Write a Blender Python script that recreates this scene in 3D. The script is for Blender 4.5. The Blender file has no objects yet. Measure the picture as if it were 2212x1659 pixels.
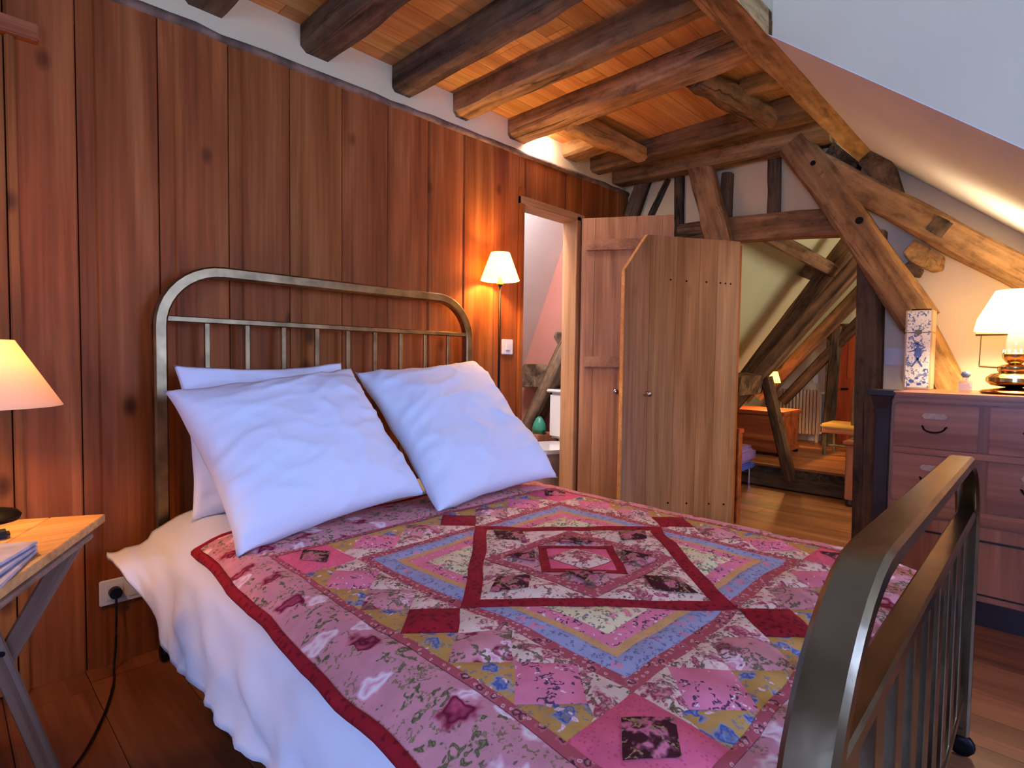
import bpy, bmesh, math, random
from mathutils import Vector, Matrix, noise

random.seed(7)
sc = bpy.context.scene
col = sc.collection

# ------------------------------------------------------------------ camera
F, YAW, PITCH, ROLL, CH = 1204.78, math.radians(45.966), math.radians(-2.4687), math.radians(.772), 1.05
fw = Vector((math.sin(YAW)*math.cos(PITCH), math.cos(YAW)*math.cos(PITCH), math.sin(PITCH)))
rt0 = Vector((math.cos(YAW), -math.sin(YAW), 0)); up0 = rt0.cross(fw)
RT = math.cos(ROLL)*rt0 + math.sin(ROLL)*up0
UP = -math.sin(ROLL)*rt0 + math.cos(ROLL)*up0
CAM = Vector((0, 0, CH))
cd = bpy.data.cameras.new('camera'); cam = bpy.data.objects.new('camera', cd); col.objects.link(cam)
cd.sensor_width = 36; cd.lens = F/2212*36; cd.clip_start = .02
m = Matrix((RT, UP, -fw)).transposed().to_4x4(); m.translation = CAM
cam.matrix_world = m
sc.camera = cam

def ray(px, py): return RT*((px-1106)/F) + UP*(-(py-829.5)/F) + fw
def onX(px, py, X): d = ray(px, py); return CAM + d*(X/d.x)
def onY(px, py, Y): d = ray(px, py); return CAM + d*(Y/d.y)
def onZ(px, py, Z): d = ray(px, py); return CAM + d*((Z-CH)/d.z)

# ------------------------------------------------------------------ light
vs = sc.view_settings
vs.view_transform = 'Standard'; vs.look = 'None'; vs.gamma = 1; vs.use_curve_mapping = False
vs.exposure = 0.5
wd = bpy.data.worlds.new('sky'); sc.world = wd; wd.use_nodes = True
bg = wd.node_tree.nodes['Background']; bg.inputs[0].default_value = (.70, .80, 1, 1); bg.inputs[1].default_value = 1.0
sc.cycles.use_denoising = True
sc.cycles.max_bounces = 6; sc.cycles.diffuse_bounces = 4; sc.cycles.glossy_bounces = 3; sc.cycles.transmission_bounces = 4; sc.cycles.adaptive_threshold = .06
sc.cycles.sample_clamp_indirect = 6

def area(name, loc, aim, sx, sy, power, color):
    l = bpy.data.lights.new(name, 'AREA'); l.shape = 'RECTANGLE'; l.size = sx; l.size_y = sy
    l.energy = power; l.color = color
    o = bpy.data.objects.new(name, l); col.objects.link(o); o.location = loc
    o.rotation_euler = (Vector(aim)-Vector(loc)).to_track_quat('-Z', 'Y').to_euler()
    return o
def bulb(name, loc, power, color, r=.03):
    l = bpy.data.lights.new(name, 'POINT'); l.energy = power; l.color = color; l.shadow_soft_size = r
    o = bpy.data.objects.new(name, l); col.objects.link(o); o.location = loc
    return o
COOL = (.25, .41, 1.0); WARM = (1.0, .56, .20)
area('daylight_bedroom_window', (1.45, -2.66, 1.45), (1.45, 1, 1.25), .9, 1.3, 88, COOL)
area('daylight_left_window', (-1.36, -.2, 1.3), (1, .5, 1.0), 1.0, 1.1, 34, (.24, .42, 1.0))
area('daylight_far_room_window', (4.3, -1.36, 1.45), (4.3, 1.5, 1.3), 1.2, 1.1, 35, (.96, .95, .84))
area('bathroom_slope_fill', (2.45, 2.45, 2.50), (2.75, 3.1, 1.3), .45, .45, 60, (.92, .84, .95))  # added fill aimed at the bathroom slope; no window stands there

# ------------------------------------------------------------------ helpers
def lin(r, g, b):
    f = lambda c: ((c/255+.055)/1.055)**2.4 if c > 10 else c/255/12.92
    return (f(r), f(g), f(b), 1)

class MB:
    def __init__(s): s.v = []; s.f = []
    def add(s, vs_, fs):
        n = len(s.v); s.v += [tuple(p) for p in vs_]; s.f += [tuple(i+n for i in q) for q in fs]; return s
    def box(s, x0, x1, y0, y1, z0, z1):
        return s.add([(x, y, z) for x in (x0, x1) for y in (y0, y1) for z in (z0, z1)],
                     [(0,1,3,2), (4,6,7,5), (0,4,5,1), (2,3,7,6), (0,2,6,4), (1,5,7,3)])
    def obox(s, c, ax, ay, az):   # centre and three half vectors
        c, ax, ay, az = map(Vector, (c, ax, ay, az))
        return s.add([c+ax*i+ay*j+az*k for i in (-1, 1) for j in (-1, 1) for k in (-1, 1)],
                     [(0,1,3,2), (4,6,7,5), (0,4,5,1), (2,3,7,6), (0,2,6,4), (1,5,7,3)])
    def prism(s, pts, ext):
        n = len(pts); e = Vector(ext)
        a = [Vector(p) for p in pts]
        return s.add(a+[p+e for p in a], [tuple(range(n))[::-1], tuple(range(n, 2*n))] + [(i, (i+1) % n, n+(i+1) % n, n+i) for i in range(n)])
    def rings(s, rings, cap=True, closed=False):
        n = len(rings[0]); k = len(rings); vs_ = [p for r in rings for p in r]; fs = []
        for a in range(k if closed else k-1):
            b = (a+1) % k
            for i in range(n): fs.append((a*n+i, a*n+(i+1) % n, b*n+(i+1) % n, b*n+i))
        if cap and not closed: fs += [tuple(range(n))[::-1], tuple((k-1)*n+i for i in range(n))]
        return s.add(vs_, fs)
    def lathe(s, prof, c, n=24, cap=True, axis='z'):
        c = Vector(c); R = []
        for r, z in prof:
            ring = []
            for i in range(n):
                a = 2*math.pi*i/n; x, y = r*math.cos(a), r*math.sin(a)
                ring.append(c + (Vector((x, y, z)) if axis == 'z' else Vector((z, x, y)) if axis == 'x' else Vector((x, z, y))))
            R.append(ring)
        return s.rings(R, cap)
    def tube(s, path, r, n=8):
        path = [Vector(p) for p in path]; R = []; ref = Vector((0, 0, 1))
        for i, p in enumerate(path):
            t = (path[min(i+1, len(path)-1)]-path[max(i-1, 0)]).normalized()
            a = t.cross(ref)
            if a.length < .05: a = t.cross(Vector((1, 0, 0)))
            a.normalize(); b = a.cross(t)
            rr = r[i] if isinstance(r, (list, tuple)) else r
            R.append([p + a*rr*math.cos(2*math.pi*j/n) + b*rr*math.sin(2*math.pi*j/n) for j in range(n)])
        return s.rings(R)
    def sweep(s, path, ha, hb, bvec=(0, 1, 0), ch=.006, closed=False):
        path = [Vector(p) for p in path]; b = Vector(bvec); R = []
        for i, p in enumerate(path):
            t = (path[min(i+1, len(path)-1)]-path[max(i-1, 0)]).normalized(); n = b.cross(t).normalized()
            pts = [(-ha+ch, -hb), (ha-ch, -hb), (ha, -hb+ch), (ha, hb-ch), (ha-ch, hb), (-ha+ch, hb), (-ha, hb-ch), (-ha, -hb+ch)]
            R.append([p+n*x+b*y for x, y in pts])
        return s.rings(R)
    def build(s, name, mat, parent=None, smooth=False, bevel=0, seg=2, kind=None):
        me = bpy.data.meshes.new(name); me.from_pydata(s.v, [], s.f)
        bm = bmesh.new(); bm.from_mesh(me); bmesh.ops.recalc_face_normals(bm, faces=bm.faces)
        if bevel: bmesh.ops.bevel(bm, geom=[e for e in bm.edges], offset=bevel, segments=seg, affect='EDGES', clamp_overlap=True)
        bm.to_mesh(me); bm.free()
        return link(name, me, mat, parent, smooth, kind)

ROOT = {}
def link(name, me, mat, parent=None, smooth=False, kind=None):
    me.materials.append(mat)
    if smooth:
        for p in me.polygons: p.use_smooth = True
        if smooth != 'all': me.set_sharp_from_angle(angle=math.radians(38))
    o = bpy.data.objects.new(name, me); col.objects.link(o)
    if parent is not None: par(o, parent)
    if kind: o['kind'] = kind
    return o
def par(o, p):
    o.parent = p
    if p.name in ROOT: o.matrix_parent_inverse = Matrix.Translation(-ROOT[p.name])
def thing(name, label, cat, loc, group=None):
    o = bpy.data.objects.new(name, None); col.objects.link(o); o.location = loc; ROOT[o.name] = Vector(loc)
    o.empty_display_size = .05
    return tag(o, label, cat, group)
def tag(o, label, cat, group=None):
    o['label'] = label; o['category'] = cat
    if group: o['group'] = group
    return o
def setting(name, loc=(0, 0, 0)):
    o = bpy.data.objects.new(name, None); col.objects.link(o); o.location = loc; o['kind'] = 'structure'
    return o

def beam(name, p0, p1, w, h, mat, parent=None, up=(0, 0, 1), seg=8, wob=.006, ch=.012, bow=(0, 0), taper=1.0, seed=None, label=None):
    """hewn timber: local X runs along the grain; w across, h along 'up'"""
    p0, p1 = Vector(p0), Vector(p1); L = (p1-p0).length; x = (p1-p0)/L
    y = Vector(up).cross(x).normalized(); z = x.cross(y)
    sd = random.random()*100 if seed is None else seed
    mb = MB(); R = []
    for i in range(seg+1):
        t = i/seg; X = t*L; k = 1+(taper-1)*t
        a, b = w/2*k, h/2*k
        c = ch*(.6+.8*noise.noise((t*6, sd, 3)) + .3) + .004
        pts = [(-a+c, -b), (a-c, -b), (a, -b+c), (a, b-c), (a-c, b), (-a+c, b), (-a, b-c), (-a, -b+c)]
        ring = []
        bo = 4*t*(1-t)
        for j, (py, pz) in enumerate(pts):
            n1 = noise.noise((X*3.2+sd, j//2*1.7, sd)); n2 = noise.noise((X*3.2+sd, j//2*1.7+9, sd+5))
            ring.append((X, py+n1*wob+bo*bow[0], pz+n2*wob+bo*bow[1]))
        R.append(ring)
    mb.rings(R)
    o = mb.build(name, mat, None, smooth=True)
    if parent is not None: o.parent = parent
    M = Matrix((x, y, z)).transposed().to_4x4(); M.translation = p0
    if parent is not None and parent.name in ROOT: M = Matrix.Translation(-ROOT[parent.name]) @ M
    o.matrix_basis = M
    if label: o['label'] = label
    return o

# ------------------------------------------------------------------ materials
def newmat(name):
    mt = bpy.data.materials.new(name); mt.use_nodes = True; nt = mt.node_tree; nt.nodes.clear()
    out = nt.nodes.new('ShaderNodeOutputMaterial'); bs = nt.nodes.new('ShaderNodeBsdfPrincipled')
    nt.links.new(bs.outputs[0], out.inputs[0])
    return mt, nt, bs, out
def N(nt, t, **kw):
    n = nt.nodes.new('ShaderNode'+t)
    for k, v in kw.items(): setattr(n, k, v)
    return n
def ramp(nt, stops, interp='LINEAR'):
    r = N(nt, 'ValToRGB'); e = r.color_ramp.elements; r.color_ramp.interpolation = interp
    while len(e) < len(stops): e.new(.5)
    for i, (p, c) in enumerate(stops): e[i].position = p; e[i].color = c if len(c) == 4 else (*c, 1)
    return r
def mixc(nt, fac, a, b, mode='MIX'):
    mx = N(nt, 'Mix', data_type='RGBA', blend_type=mode)
    L = nt.links
    for sock, v in ((mx.inputs[0], fac), (mx.inputs[6], a), (mx.inputs[7], b)):
        if isinstance(v, bpy.types.NodeSocket): L.new(v, sock)
        else: sock.default_value = v
    return mx.outputs[2]
def mapped(nt, scale, rnd=True, coord='Object'):
    L = nt.links; tc = N(nt, 'TexCoord'); src = tc.outputs[coord]
    if rnd:
        oi = N(nt, 'ObjectInfo'); sc_ = N(nt, 'VectorMath', operation='SCALE'); cmb = N(nt, 'CombineXYZ')
        cmb.inputs[0].default_value = 31.7; cmb.inputs[1].default_value = 17.3; cmb.inputs[2].default_value = 23.9
        L.new(cmb.outputs[0], sc_.inputs[0]); L.new(oi.outputs['Random'], sc_.inputs['Scale'])
        ad = N(nt, 'VectorMath', operation='ADD'); L.new(src, ad.inputs[0]); L.new(sc_.outputs[0], ad.inputs[1]); src = ad.outputs[0]
    mp = N(nt, 'Mapping'); mp.inputs['Scale'].default_value = scale; L.new(src, mp.inputs[0])
    return mp.outputs[0]
def wood(name, dark, mid, light, axis='z', rough=.5, knots=0, bump=.25, var=.25, fine=80, cracks=0, spec=.35, hue=.004):
    mt, nt, bs, out = newmat(name); L = nt.links
    ax = 'xyz'.index(axis)
    def sv(along, across): v = [across]*3; v[ax] = along; return v
    n1 = N(nt, 'TexNoise'); n1.inputs['Scale'].default_value = 1; n1.inputs['Detail'].default_value = 3; n1.inputs['Distortion'].default_value = .7
    L.new(mapped(nt, sv(.9, 11)), n1.inputs['Vector'])
    r = ramp(nt, [(.28, dark), (.5, mid), (.74, light)]); L.new(n1.outputs['Fac'], r.inputs[0])
    n2 = N(nt, 'TexNoise'); n2.inputs['Scale'].default_value = 1; n2.inputs['Detail'].default_value = 1.5
    L.new(mapped(nt, sv(2.2, fine)), n2.inputs['Vector'])
    r2 = ramp(nt, [(.3, (.80,)*3), (.7, (1.08,)*3)]); L.new(n2.outputs['Fac'], r2.inputs[0])
    c = mixc(nt, 1.0, r.outputs[0], r2.outputs[0], 'MULTIPLY')
    if knots:
        vo = N(nt, 'TexVoronoi'); vo.inputs['Scale'].default_value = 1; L.new(mapped(nt, sv(3.2, 5.6)), vo.inputs['Vector'])
        rk = ramp(nt, [(.0, (1, 1, 1)), (.07, (.7, .7, .7)), (.15, (0, 0, 0))]); L.new(vo.outputs['Distance'], rk.inputs[0])
        mu = N(nt, 'Math', operation='MULTIPLY'); mu.inputs[1].default_value = knots; L.new(rk.outputs[0], mu.inputs[0])
        c = mixc(nt, mu.outputs[0], c, tuple(x*.35 for x in dark[:3])+(1,))
    if cracks:
        nb_ = N(nt, 'TexNoise'); nb_.inputs['Scale'].default_value = 1; nb_.inputs['Detail'].default_value = 5; nb_.inputs['Roughness'].default_value = .7
        L.new(mapped(nt, sv(7, 16)), nb_.inputs['Vector'])
        rb0 = ramp(nt, [(.34, (.52, .50, .50)), (.5, (.95, .95, .95)), (.68, (1.22, 1.2, 1.16))]); L.new(nb_.outputs['Fac'], rb0.inputs[0])
        c = mixc(nt, 1.0, c, rb0.outputs[0], 'MULTIPLY')
        n3 = N(nt, 'TexNoise'); n3.inputs['Scale'].default_value = 1; n3.inputs['Detail'].default_value = 2; n3.inputs['Distortion'].default_value = .4
        L.new(mapped(nt, sv(.8, 18)), n3.inputs['Vector'])
        rc = ramp(nt, [(.475, (0, 0, 0)), (.495, (1, 1, 1)), (.505, (1, 1, 1)), (.525, (0, 0, 0))]); L.new(n3.outputs['Fac'], rc.inputs[0])
        n4 = N(nt, 'TexNoise'); n4.inputs['Scale'].default_value = 1; L.new(mapped(nt, sv(1.5, 5)), n4.inputs['Vector'])
        rg = ramp(nt, [(.48, (0, 0, 0)), (.6, (1, 1, 1))]); L.new(n4.outputs['Fac'], rg.inputs[0])
        mu = N(nt, 'Math', operation='MULTIPLY'); L.new(rc.outputs[0], mu.inputs[0]); L.new(rg.outputs[0], mu.inputs[1])
        mu2 = N(nt, 'Math', operation='MULTIPLY'); mu2.inputs[1].default_value = cracks; L.new(mu.outputs[0], mu2.inputs[0])
        c = mixc(nt, mu2.outputs[0], c, tuple(x*.25 for x in dark[:3])+(1,))
    oi = N(nt, 'ObjectInfo'); hs = N(nt, 'HueSaturation'); L.new(c, hs.inputs['Color'])
    mr = N(nt, 'MapRange'); mr.inputs['To Min'].default_value = 1-var; mr.inputs['To Max'].default_value = 1+var; L.new(oi.outputs['Random'], mr.inputs[0]); L.new(mr.outputs[0], hs.inputs['Value'])
    mh = N(nt, 'Math', operation='MULTIPLY'); mh.inputs[1].default_value = 7.31; L.new(oi.outputs['Random'], mh.inputs[0])
    fr = N(nt, 'Math', operation='FRACT'); L.new(mh.outputs[0], fr.inputs[0])
    m2 = N(nt, 'MapRange'); m2.inputs['To Min'].default_value = .5-hue; m2.inputs['To Max'].default_value = .5+hue; L.new(fr.outputs[0], m2.inputs[0]); L.new(m2.outputs[0], hs.inputs['Hue'])
    L.new(hs.outputs[0], bs.inputs['Base Color']); bs.inputs['Roughness'].default_value = rough; bs.inputs['Specular IOR Level'].default_value = spec
    if bump:
        bp = N(nt, 'Bump'); bp.inputs['Strength'].default_value = bump; bp.inputs['Distance'].default_value = .004
        L.new(n2.outputs['Fac'], bp.inputs['Height']); L.new(bp.outputs[0], bs.inputs['Normal'])
    return mt
def plain(name, c, rough=.6, metal=0, nscale=0, namp=.12, bump=0, bscale=60, spec=.4, coat=0):
    mt, nt, bs, out = newmat(name); L = nt.links
    if nscale:
        n1 = N(nt, 'TexNoise'); n1.inputs['Scale'].default_value = nscale; n1.inputs['Detail'].default_value = 2
        L.new(mapped(nt, (1, 1, 1), rnd=False), n1.inputs['Vector'])
        a = tuple(x*(1-namp) for x in c[:3])+(1,); b = tuple(min(1, x*(1+namp)) for x in c[:3])+(1,)
        r = ramp(nt, [(.3, a), (.7, b)]); L.new(n1.outputs['Fac'], r.inputs[0]); L.new(r.outputs[0], bs.inputs['Base Color'])
    else: bs.inputs['Base Color'].default_value = c
    bs.inputs['Roughness'].default_value = rough; bs.inputs['Metallic'].default_value = metal; bs.inputs['Specular IOR Level'].default_value = spec
    if coat: bs.inputs['Coat Weight'].default_value = coat
    if bump:
        n2 = N(nt, 'TexNoise'); n2.inputs['Scale'].default_value = bscale; n2.inputs['Detail'].default_value = 2
        L.new(mapped(nt, (1, 1, 1), rnd=False), n2.inputs['Vector'])
        bp = N(nt, 'Bump'); bp.inputs['Strength'].default_value = bump; bp.inputs['Distance'].default_value = .01
        L.new(n2.outputs['Fac'], bp.inputs['Height']); L.new(bp.outputs[0], bs.inputs['Normal'])
    return mt
def shade_mat(name, c, emit, strength, trans=.6):
    mt, nt, bs, out = newmat(name); L = nt.links
    bs.inputs['Base Color'].default_value = c; bs.inputs['Roughness'].default_value = .8
    bs.inputs['Emission Color'].default_value = emit; bs.inputs['Emission Strength'].default_value = strength
    tr = N(nt, 'BsdfTranslucent'); tr.inputs[0].default_value = c
    mx = N(nt, 'MixShader'); mx.inputs[0].default_value = trans
    L.new(bs.outputs[0], mx.inputs[1]); L.new(tr.outputs[0], mx.inputs[2]); L.new(mx.outputs[0], out.inputs[0])
    return mt
def emissive(name, c, s):
    mt, nt, bs, out = newmat(name); e = N(nt, 'Emission'); e.inputs[0].default_value = c; e.inputs[1].default_value = s
    nt.links.new(e.outputs[0], out.inputs[0]); return mt
def floral(name, base, layers, weave=.06, rough=.85):
    """printed cotton: base colour with layers of (scale, size, colour, colour2, wobble, density)"""
    mt, nt, bs, out = newmat(name); L = nt.links
    c = base
    for k, (scale, size, c1, c2, wob, dens) in enumerate(layers):
        vec = mapped(nt, (1, 1, .0), rnd=False)
        nn = N(nt, 'TexNoise'); nn.inputs['Scale'].default_value = scale*2.1; nn.inputs['Detail'].default_value = 2; L.new(vec, nn.inputs['Vector'])
        sb = N(nt, 'VectorMath', operation='SUBTRACT'); sb.inputs[1].default_value = (.5, .5, .5); L.new(nn.outputs['Color'], sb.inputs[0])
        sl = N(nt, 'VectorMath', operation='SCALE'); sl.inputs['Scale'].default_value = wob/scale; L.new(sb.outputs[0], sl.inputs[0])
        ad = N(nt, 'VectorMath', operation='ADD'); L.new(vec, ad.inputs[0]); L.new(sl.outputs[0], ad.inputs[1])
        of = N(nt, 'VectorMath', operation='ADD'); of.inputs[1].default_value = (k*1.37+.31, k*2.11+.17, 0); L.new(ad.outputs[0], of.inputs[0])
        vo = N(nt, 'TexVoronoi', voronoi_dimensions='2D'); vo.inputs['Scale'].default_value = scale; L.new(of.outputs[0], vo.inputs['Vector'])
        r = ramp(nt, [(size*.55, (1, 1, 1)), (size, (0, 0, 0))]); L.new(vo.outputs['Distance'], r.inputs[0])
        sp = N(nt, 'SeparateColor'); L.new(vo.outputs['Color'], sp.inputs[0])
        th = N(nt, 'Math', operation='LESS_THAN'); th.inputs[1].default_value = dens; L.new(sp.outputs[0], th.inputs[0])
        mu = N(nt, 'Math', operation='MULTIPLY'); L.new(r.outputs[0], mu.inputs[0]); L.new(th.outputs[0], mu.inputs[1])
        rr = ramp(nt, [(0, c2), (size*.45, c1), (size*.8, c2)]); L.new(vo.outputs['Distance'], rr.inputs[0])
        c = mixc(nt, mu.outputs[0], c, rr.outputs[0])
    n9 = N(nt, 'TexNoise'); n9.inputs['Scale'].default_value = 24; n9.inputs['Detail'].default_value = 3; L.new(mapped(nt, (1, 1, 1), rnd=False), n9.inputs['Vector'])
    r9 = ramp(nt, [(.3, (1-weave*2,)*3), (.7, (1+weave,)*3)]); L.new(n9.outputs['Fac'], r9.inputs[0])
    c = mixc(nt, 1.0, c, r9.outputs[0], 'MULTIPLY')
    c = mixc(nt, 1.0, c, (1.42, 1.25, 1.0, 1), 'MULTIPLY'); c.node.clamp_result = True
    L.new(c, bs.inputs['Base Color']); bs.inputs['Roughness'].default_value = rough; bs.inputs['Specular IOR Level'].default_value = .15
    return mt

M = {}
M['panel'] = wood('stained_pine_panelling', lin(130,66,28), lin(158,86,38), lin(180,108,54), 'z', .55, knots=1.0, var=.09, spec=.12)
M['panel_x'] = wood('stained_pine_trim', lin(130,66,28), lin(158,86,38), lin(180,108,54), 'x', .45, var=.12)
M['moulding'] = plain('grey_mortar_edge', lin(130,100,76), .9, nscale=14, namp=.45, bump=.8, bscale=40)
M['plaster'] = plain('cream_plaster', lin(242,222,186), .9, nscale=3, namp=.04, bump=.12, bscale=25)
M['cheek'] = plain('grey_plaster', lin(238,222,180), .9, nscale=3, namp=.03, bump=.08, bscale=25)
M['slope_w'] = plain('off_white_plaster', lin(240,234,226), .9, nscale=3, namp=.03, bump=.08, bscale=25)
M['plaster_w'] = plain('white_plaster', lin(228,218,206), .9, nscale=3, namp=.03, bump=.08, bscale=25)
M['plaster_g'] = plain('daylight_tinted_plaster', lin(186,178,138), .9, nscale=3, namp=.04, bump=.1)  # greenish tint of the daylight put into the plaster colour
M['ceil'] = wood('ceiling_boards', lin(190,126,64), lin(218,154,84), lin(232,176,108), 'x', .5, var=.18, hue=.006)
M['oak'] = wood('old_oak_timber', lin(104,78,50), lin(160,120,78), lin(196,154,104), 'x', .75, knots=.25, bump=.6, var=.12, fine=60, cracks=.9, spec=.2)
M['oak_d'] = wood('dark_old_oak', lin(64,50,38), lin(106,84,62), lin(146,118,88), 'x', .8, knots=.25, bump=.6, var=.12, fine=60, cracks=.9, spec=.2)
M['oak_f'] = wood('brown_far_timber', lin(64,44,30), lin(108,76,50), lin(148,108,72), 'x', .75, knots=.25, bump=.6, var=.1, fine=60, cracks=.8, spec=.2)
M['floor_far'] = wood('reddish_floor_boards', lin(126,74,42), lin(160,98,56), lin(184,120,74), 'y', .36, var=.10, bump=.1)
M['infill'] = plain('warm_cream_plaster', lin(250,222,166), .9, nscale=3, namp=.05, bump=.12, bscale=25)
M['oak_y'] = wood('pale_yellow_oak', lin(150,108,58), lin(186,142,84), lin(208,166,108), 'x', .7, bump=.5, var=.08, fine=60, cracks=.7, spec=.2)
M['floor'] = wood('floor_boards', lin(100,56,32), lin(134,78,46), lin(158,98,62), 'y', .38, var=.14, bump=.12)
M['door'] = wood('pine_door_boards', lin(164,114,72), lin(194,142,96), lin(212,164,118), 'z', .5, knots=.25, var=.06)
M['door_x'] = wood('pine_door_ledge', lin(164,114,72), lin(194,142,96), lin(212,164,118), 'x', .5, var=.05)
M['redwood'] = wood('red_brown_door', lin(150,60,20), lin(190,82,30), lin(212,104,44), 'z', .45, var=.06)
M['mahog'] = wood('mahogany', lin(152,86,60), lin(184,112,80), lin(204,136,102), 'y', .32, var=.10, bump=.08, fine=50, spec=.5)
M['mahog_z'] = wood('mahogany_upright', lin(152,88,62), lin(186,116,82), lin(206,140,106), 'z', .32, var=.06, bump=.08, fine=50, spec=.5)
M['ebony'] = plain('dark_stained_wood', lin(44,30,34), .35, nscale=12, namp=.2, spec=.5)
M['chestwood'] = wood('chest_wood', lin(110,48,22), lin(148,70,34), lin(176,92,48), 'y', .4, var=.08)
M['pine'] = wood('pale_pine', lin(204,140,74), lin(226,164,94), lin(238,184,116), 'x', .5, knots=.5, var=.05)
M['brass'] = plain('aged_brass', lin(124,106,80), .26, 1.0, nscale=9, namp=.28, bump=.05, bscale=30)
M['brass_dark'] = plain('dull_aged_brass', lin(142,116,80), .40, 1.0, nscale=14, namp=.35, bump=.06, bscale=30)
M['brass_hi'] = plain('polished_brass', lin(216,180,116), .16, 1.0)
M['iron'] = plain('black_iron', lin(34,30,30), .45, .8)
M['chrome'] = plain('chrome', lin(200,200,205), .15, 1.0)
M['white_cot'] = plain('white_cotton', lin(236,236,240), .85, nscale=4, namp=.015, bump=.06, bscale=180, spec=.15)
M['white_plastic'] = plain('white_plastic', lin(236,230,222), .35)
M['black'] = plain('black_plastic', lin(18,17,18), .4)
M['porcelain'] = plain('porcelain', lin(236,228,216), .15, coat=.4)
M['shade'] = shade_mat('pleated_cream_shade', lin(255,236,196), lin(255,206,120), 3.2)
M['shade_left'] = shade_mat('parchment_shade', lin(250,222,176), lin(255,190,100), .0, .32)
M['shade_big'] = shade_mat('white_glass_shade', lin(255,246,226), lin(255,226,160), 5.0)
M['radiator'] = plain('cream_radiator_paint', lin(228,200,166), .4)
M['hole_dark'] = plain('dark_hole', lin(12,9,8), .9)  # near-black: the dark inside gaps and peg holes put into the colour
M['green_bag'] = plain('green_plastic_bag', lin(60,140,110), .4, nscale=20, namp=.2)
M['paper'] = plain('glossy_magazine', lin(196,188,196), .3, nscale=18, namp=.35)
M['yellow_cloth'] = plain('yellow_seat_cloth', lin(226,178,84), .8)
M['purple_cloth'] = floral('purple_blanket', lin(120,96,168), [(9, .45, lin(170,90,140), lin(90,80,170), 1.2, .6)])
M['glass'] = None

# ================================================================== SETTING
WY = 2.256      # face of the panelling
CEIL = 2.42
RX0, RX1, RY0, FY0 = -1.3, 3.5, -2.6, -1.3   # left wall, partition, window wall
roof_s = .825
def roofz(y): return 2.163 + roof_s*(y-.727)

# floor boards (grain along Y)
fl = setting('floor')
MB().box(RX0-.1, 7.0, RY0-.1, 3.9, -.12, -.022).build('subfloor', M['hole_dark'], fl)
x = RX0
while x < 5.0:
    w = random.uniform(.17, .23); y = RY0
    while y < 3.85:
        ln = random.uniform(1.5, 2.6); y1 = min(3.85, y+ln)
        MB().box(x+.0008, x+w-.0012, y+.0008, y1-.0008, -.022, 0+random.uniform(-.0012, 0)).build('plank', M['floor_far' if x > 3.4 else 'floor'], fl)
        y = y1
    x += w
# raised floor in the far room
st = setting('floor_step')
MB().box(5.0, 7.0, -1.3, 2.9, -.02, .16).build('riser', M['oak_d'], st)
x = 4.98
while x < 7.0:
    w = random.uniform(.17, .22)
    MB().box(x+.001, x+w-.001, -1.3, 2.9, .16, .18).build('plank', M['floor_far'], st); x += w
beam('sole_plate', (4.93, -.2, .05), (4.93, 2.5, .05), .12, .10, M['oak_d'], st)

# head wall: backing, boards, mortar edge, plaster band
wh = setting('wall_head')
BX0, BX1, BZ = 2.385, 2.93, 1.955      # bathroom doorway
def mould_z(x): return 2.21 + (x-.43)*.0123
MB().box(RX0, BX0, WY+.03, WY+.10, 0, 2.6).build('backing', M['hole_dark'], wh)
MB().box(BX0, BX1, WY+.03, WY+.10, BZ+.04, 2.6).build('backing', M['hole_dark'], wh)
MB().box(BX1, 3.56, WY+.03, WY+.10, 0, 2.6).build('backing', M['hole_dark'], wh)
gaps = [-1.3, -1.08, -.86, -.62, -.40, .158, .328, .555, .785, 1.02, 1.253, 1.486, 1.718, 1.949, 2.181, 2.372]
def board(x0, x1, z0, z1a, z1b, strip=True, nm='board'):
    s_ = .046 if strip else .004; d = .007
    yb = WY+.03; y0 = WY
    pr = [(x0+.0025, y0+d), (x0+s_, y0+d), (x0+s_+.006, y0), (x1-.006, y0), (x1-.0015, y0+.004), (x1-.0015, yb), (x0+.0025, yb)]
    top = lambda xx: z1a+(z1b-z1a)*(xx-x0)/(x1-x0)
    n = len(pr)
    mb = MB().rings([[(a, b, z0) for a, b in pr], [(a, b, top(a)) for a, b in pr]])
    return mb.build(nm, M['panel'], wh)
for a, b in zip(gaps[:-1], gaps[1:]):
    if a == -.40: continue
    board(a, b, 0, mould_z(a), mould_z(b), strip=not (a > 1.4 or a in (.158,)))
for a, b in ((2.372, 2.42), (2.42, 2.60), (2.60, 2.80), (2.80, 2.97), (2.97, 3.18), (3.18, 3.38), (3.38, 3.56)):
    board(a, b, BZ+.04 if b <= 2.981 else 0, mould_z(a), mould_z(b), strip=False)
for a, b in ((-.40, -.22), (-.22, -.03), (-.03, .158)):
    board(a, b, 2.03, mould_z(a), mould_z(b), strip=False)
# grey mortar edge, wavy
R = []
for i in range(60):
    xx = RX0+(3.56-RX0)*i/59; zz = mould_z(xx)-.004+.006*noise.noise((xx*4, 1, 0)); t = .034+.012*noise.noise((xx*7, 3, 0))
    R.append([(xx, WY+.03, zz), (xx, WY-.006, zz), (xx, WY-.012, zz+t*.5), (xx, WY+.002, zz+t), (xx, WY+.03, zz+t)])
MB().rings(R).build('mortar_edge', M['moulding'], wh, smooth='all')
R = []
for i in range(50):
    xx = RX0+(3.56-RX0)*i/49
    R.append([(xx, WY+.022+.006*noise.noise((xx*3, zz_, 2)), zz_) for zz_ in (2.1, 2.24, 2.3, 2.36, 2.42, 2.6)] + [(xx, WY+.10, 2.6), (xx, WY+.10, 2.1)])
MB().rings(R).build('plaster_band', M['infill'], wh, smooth='all')
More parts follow.
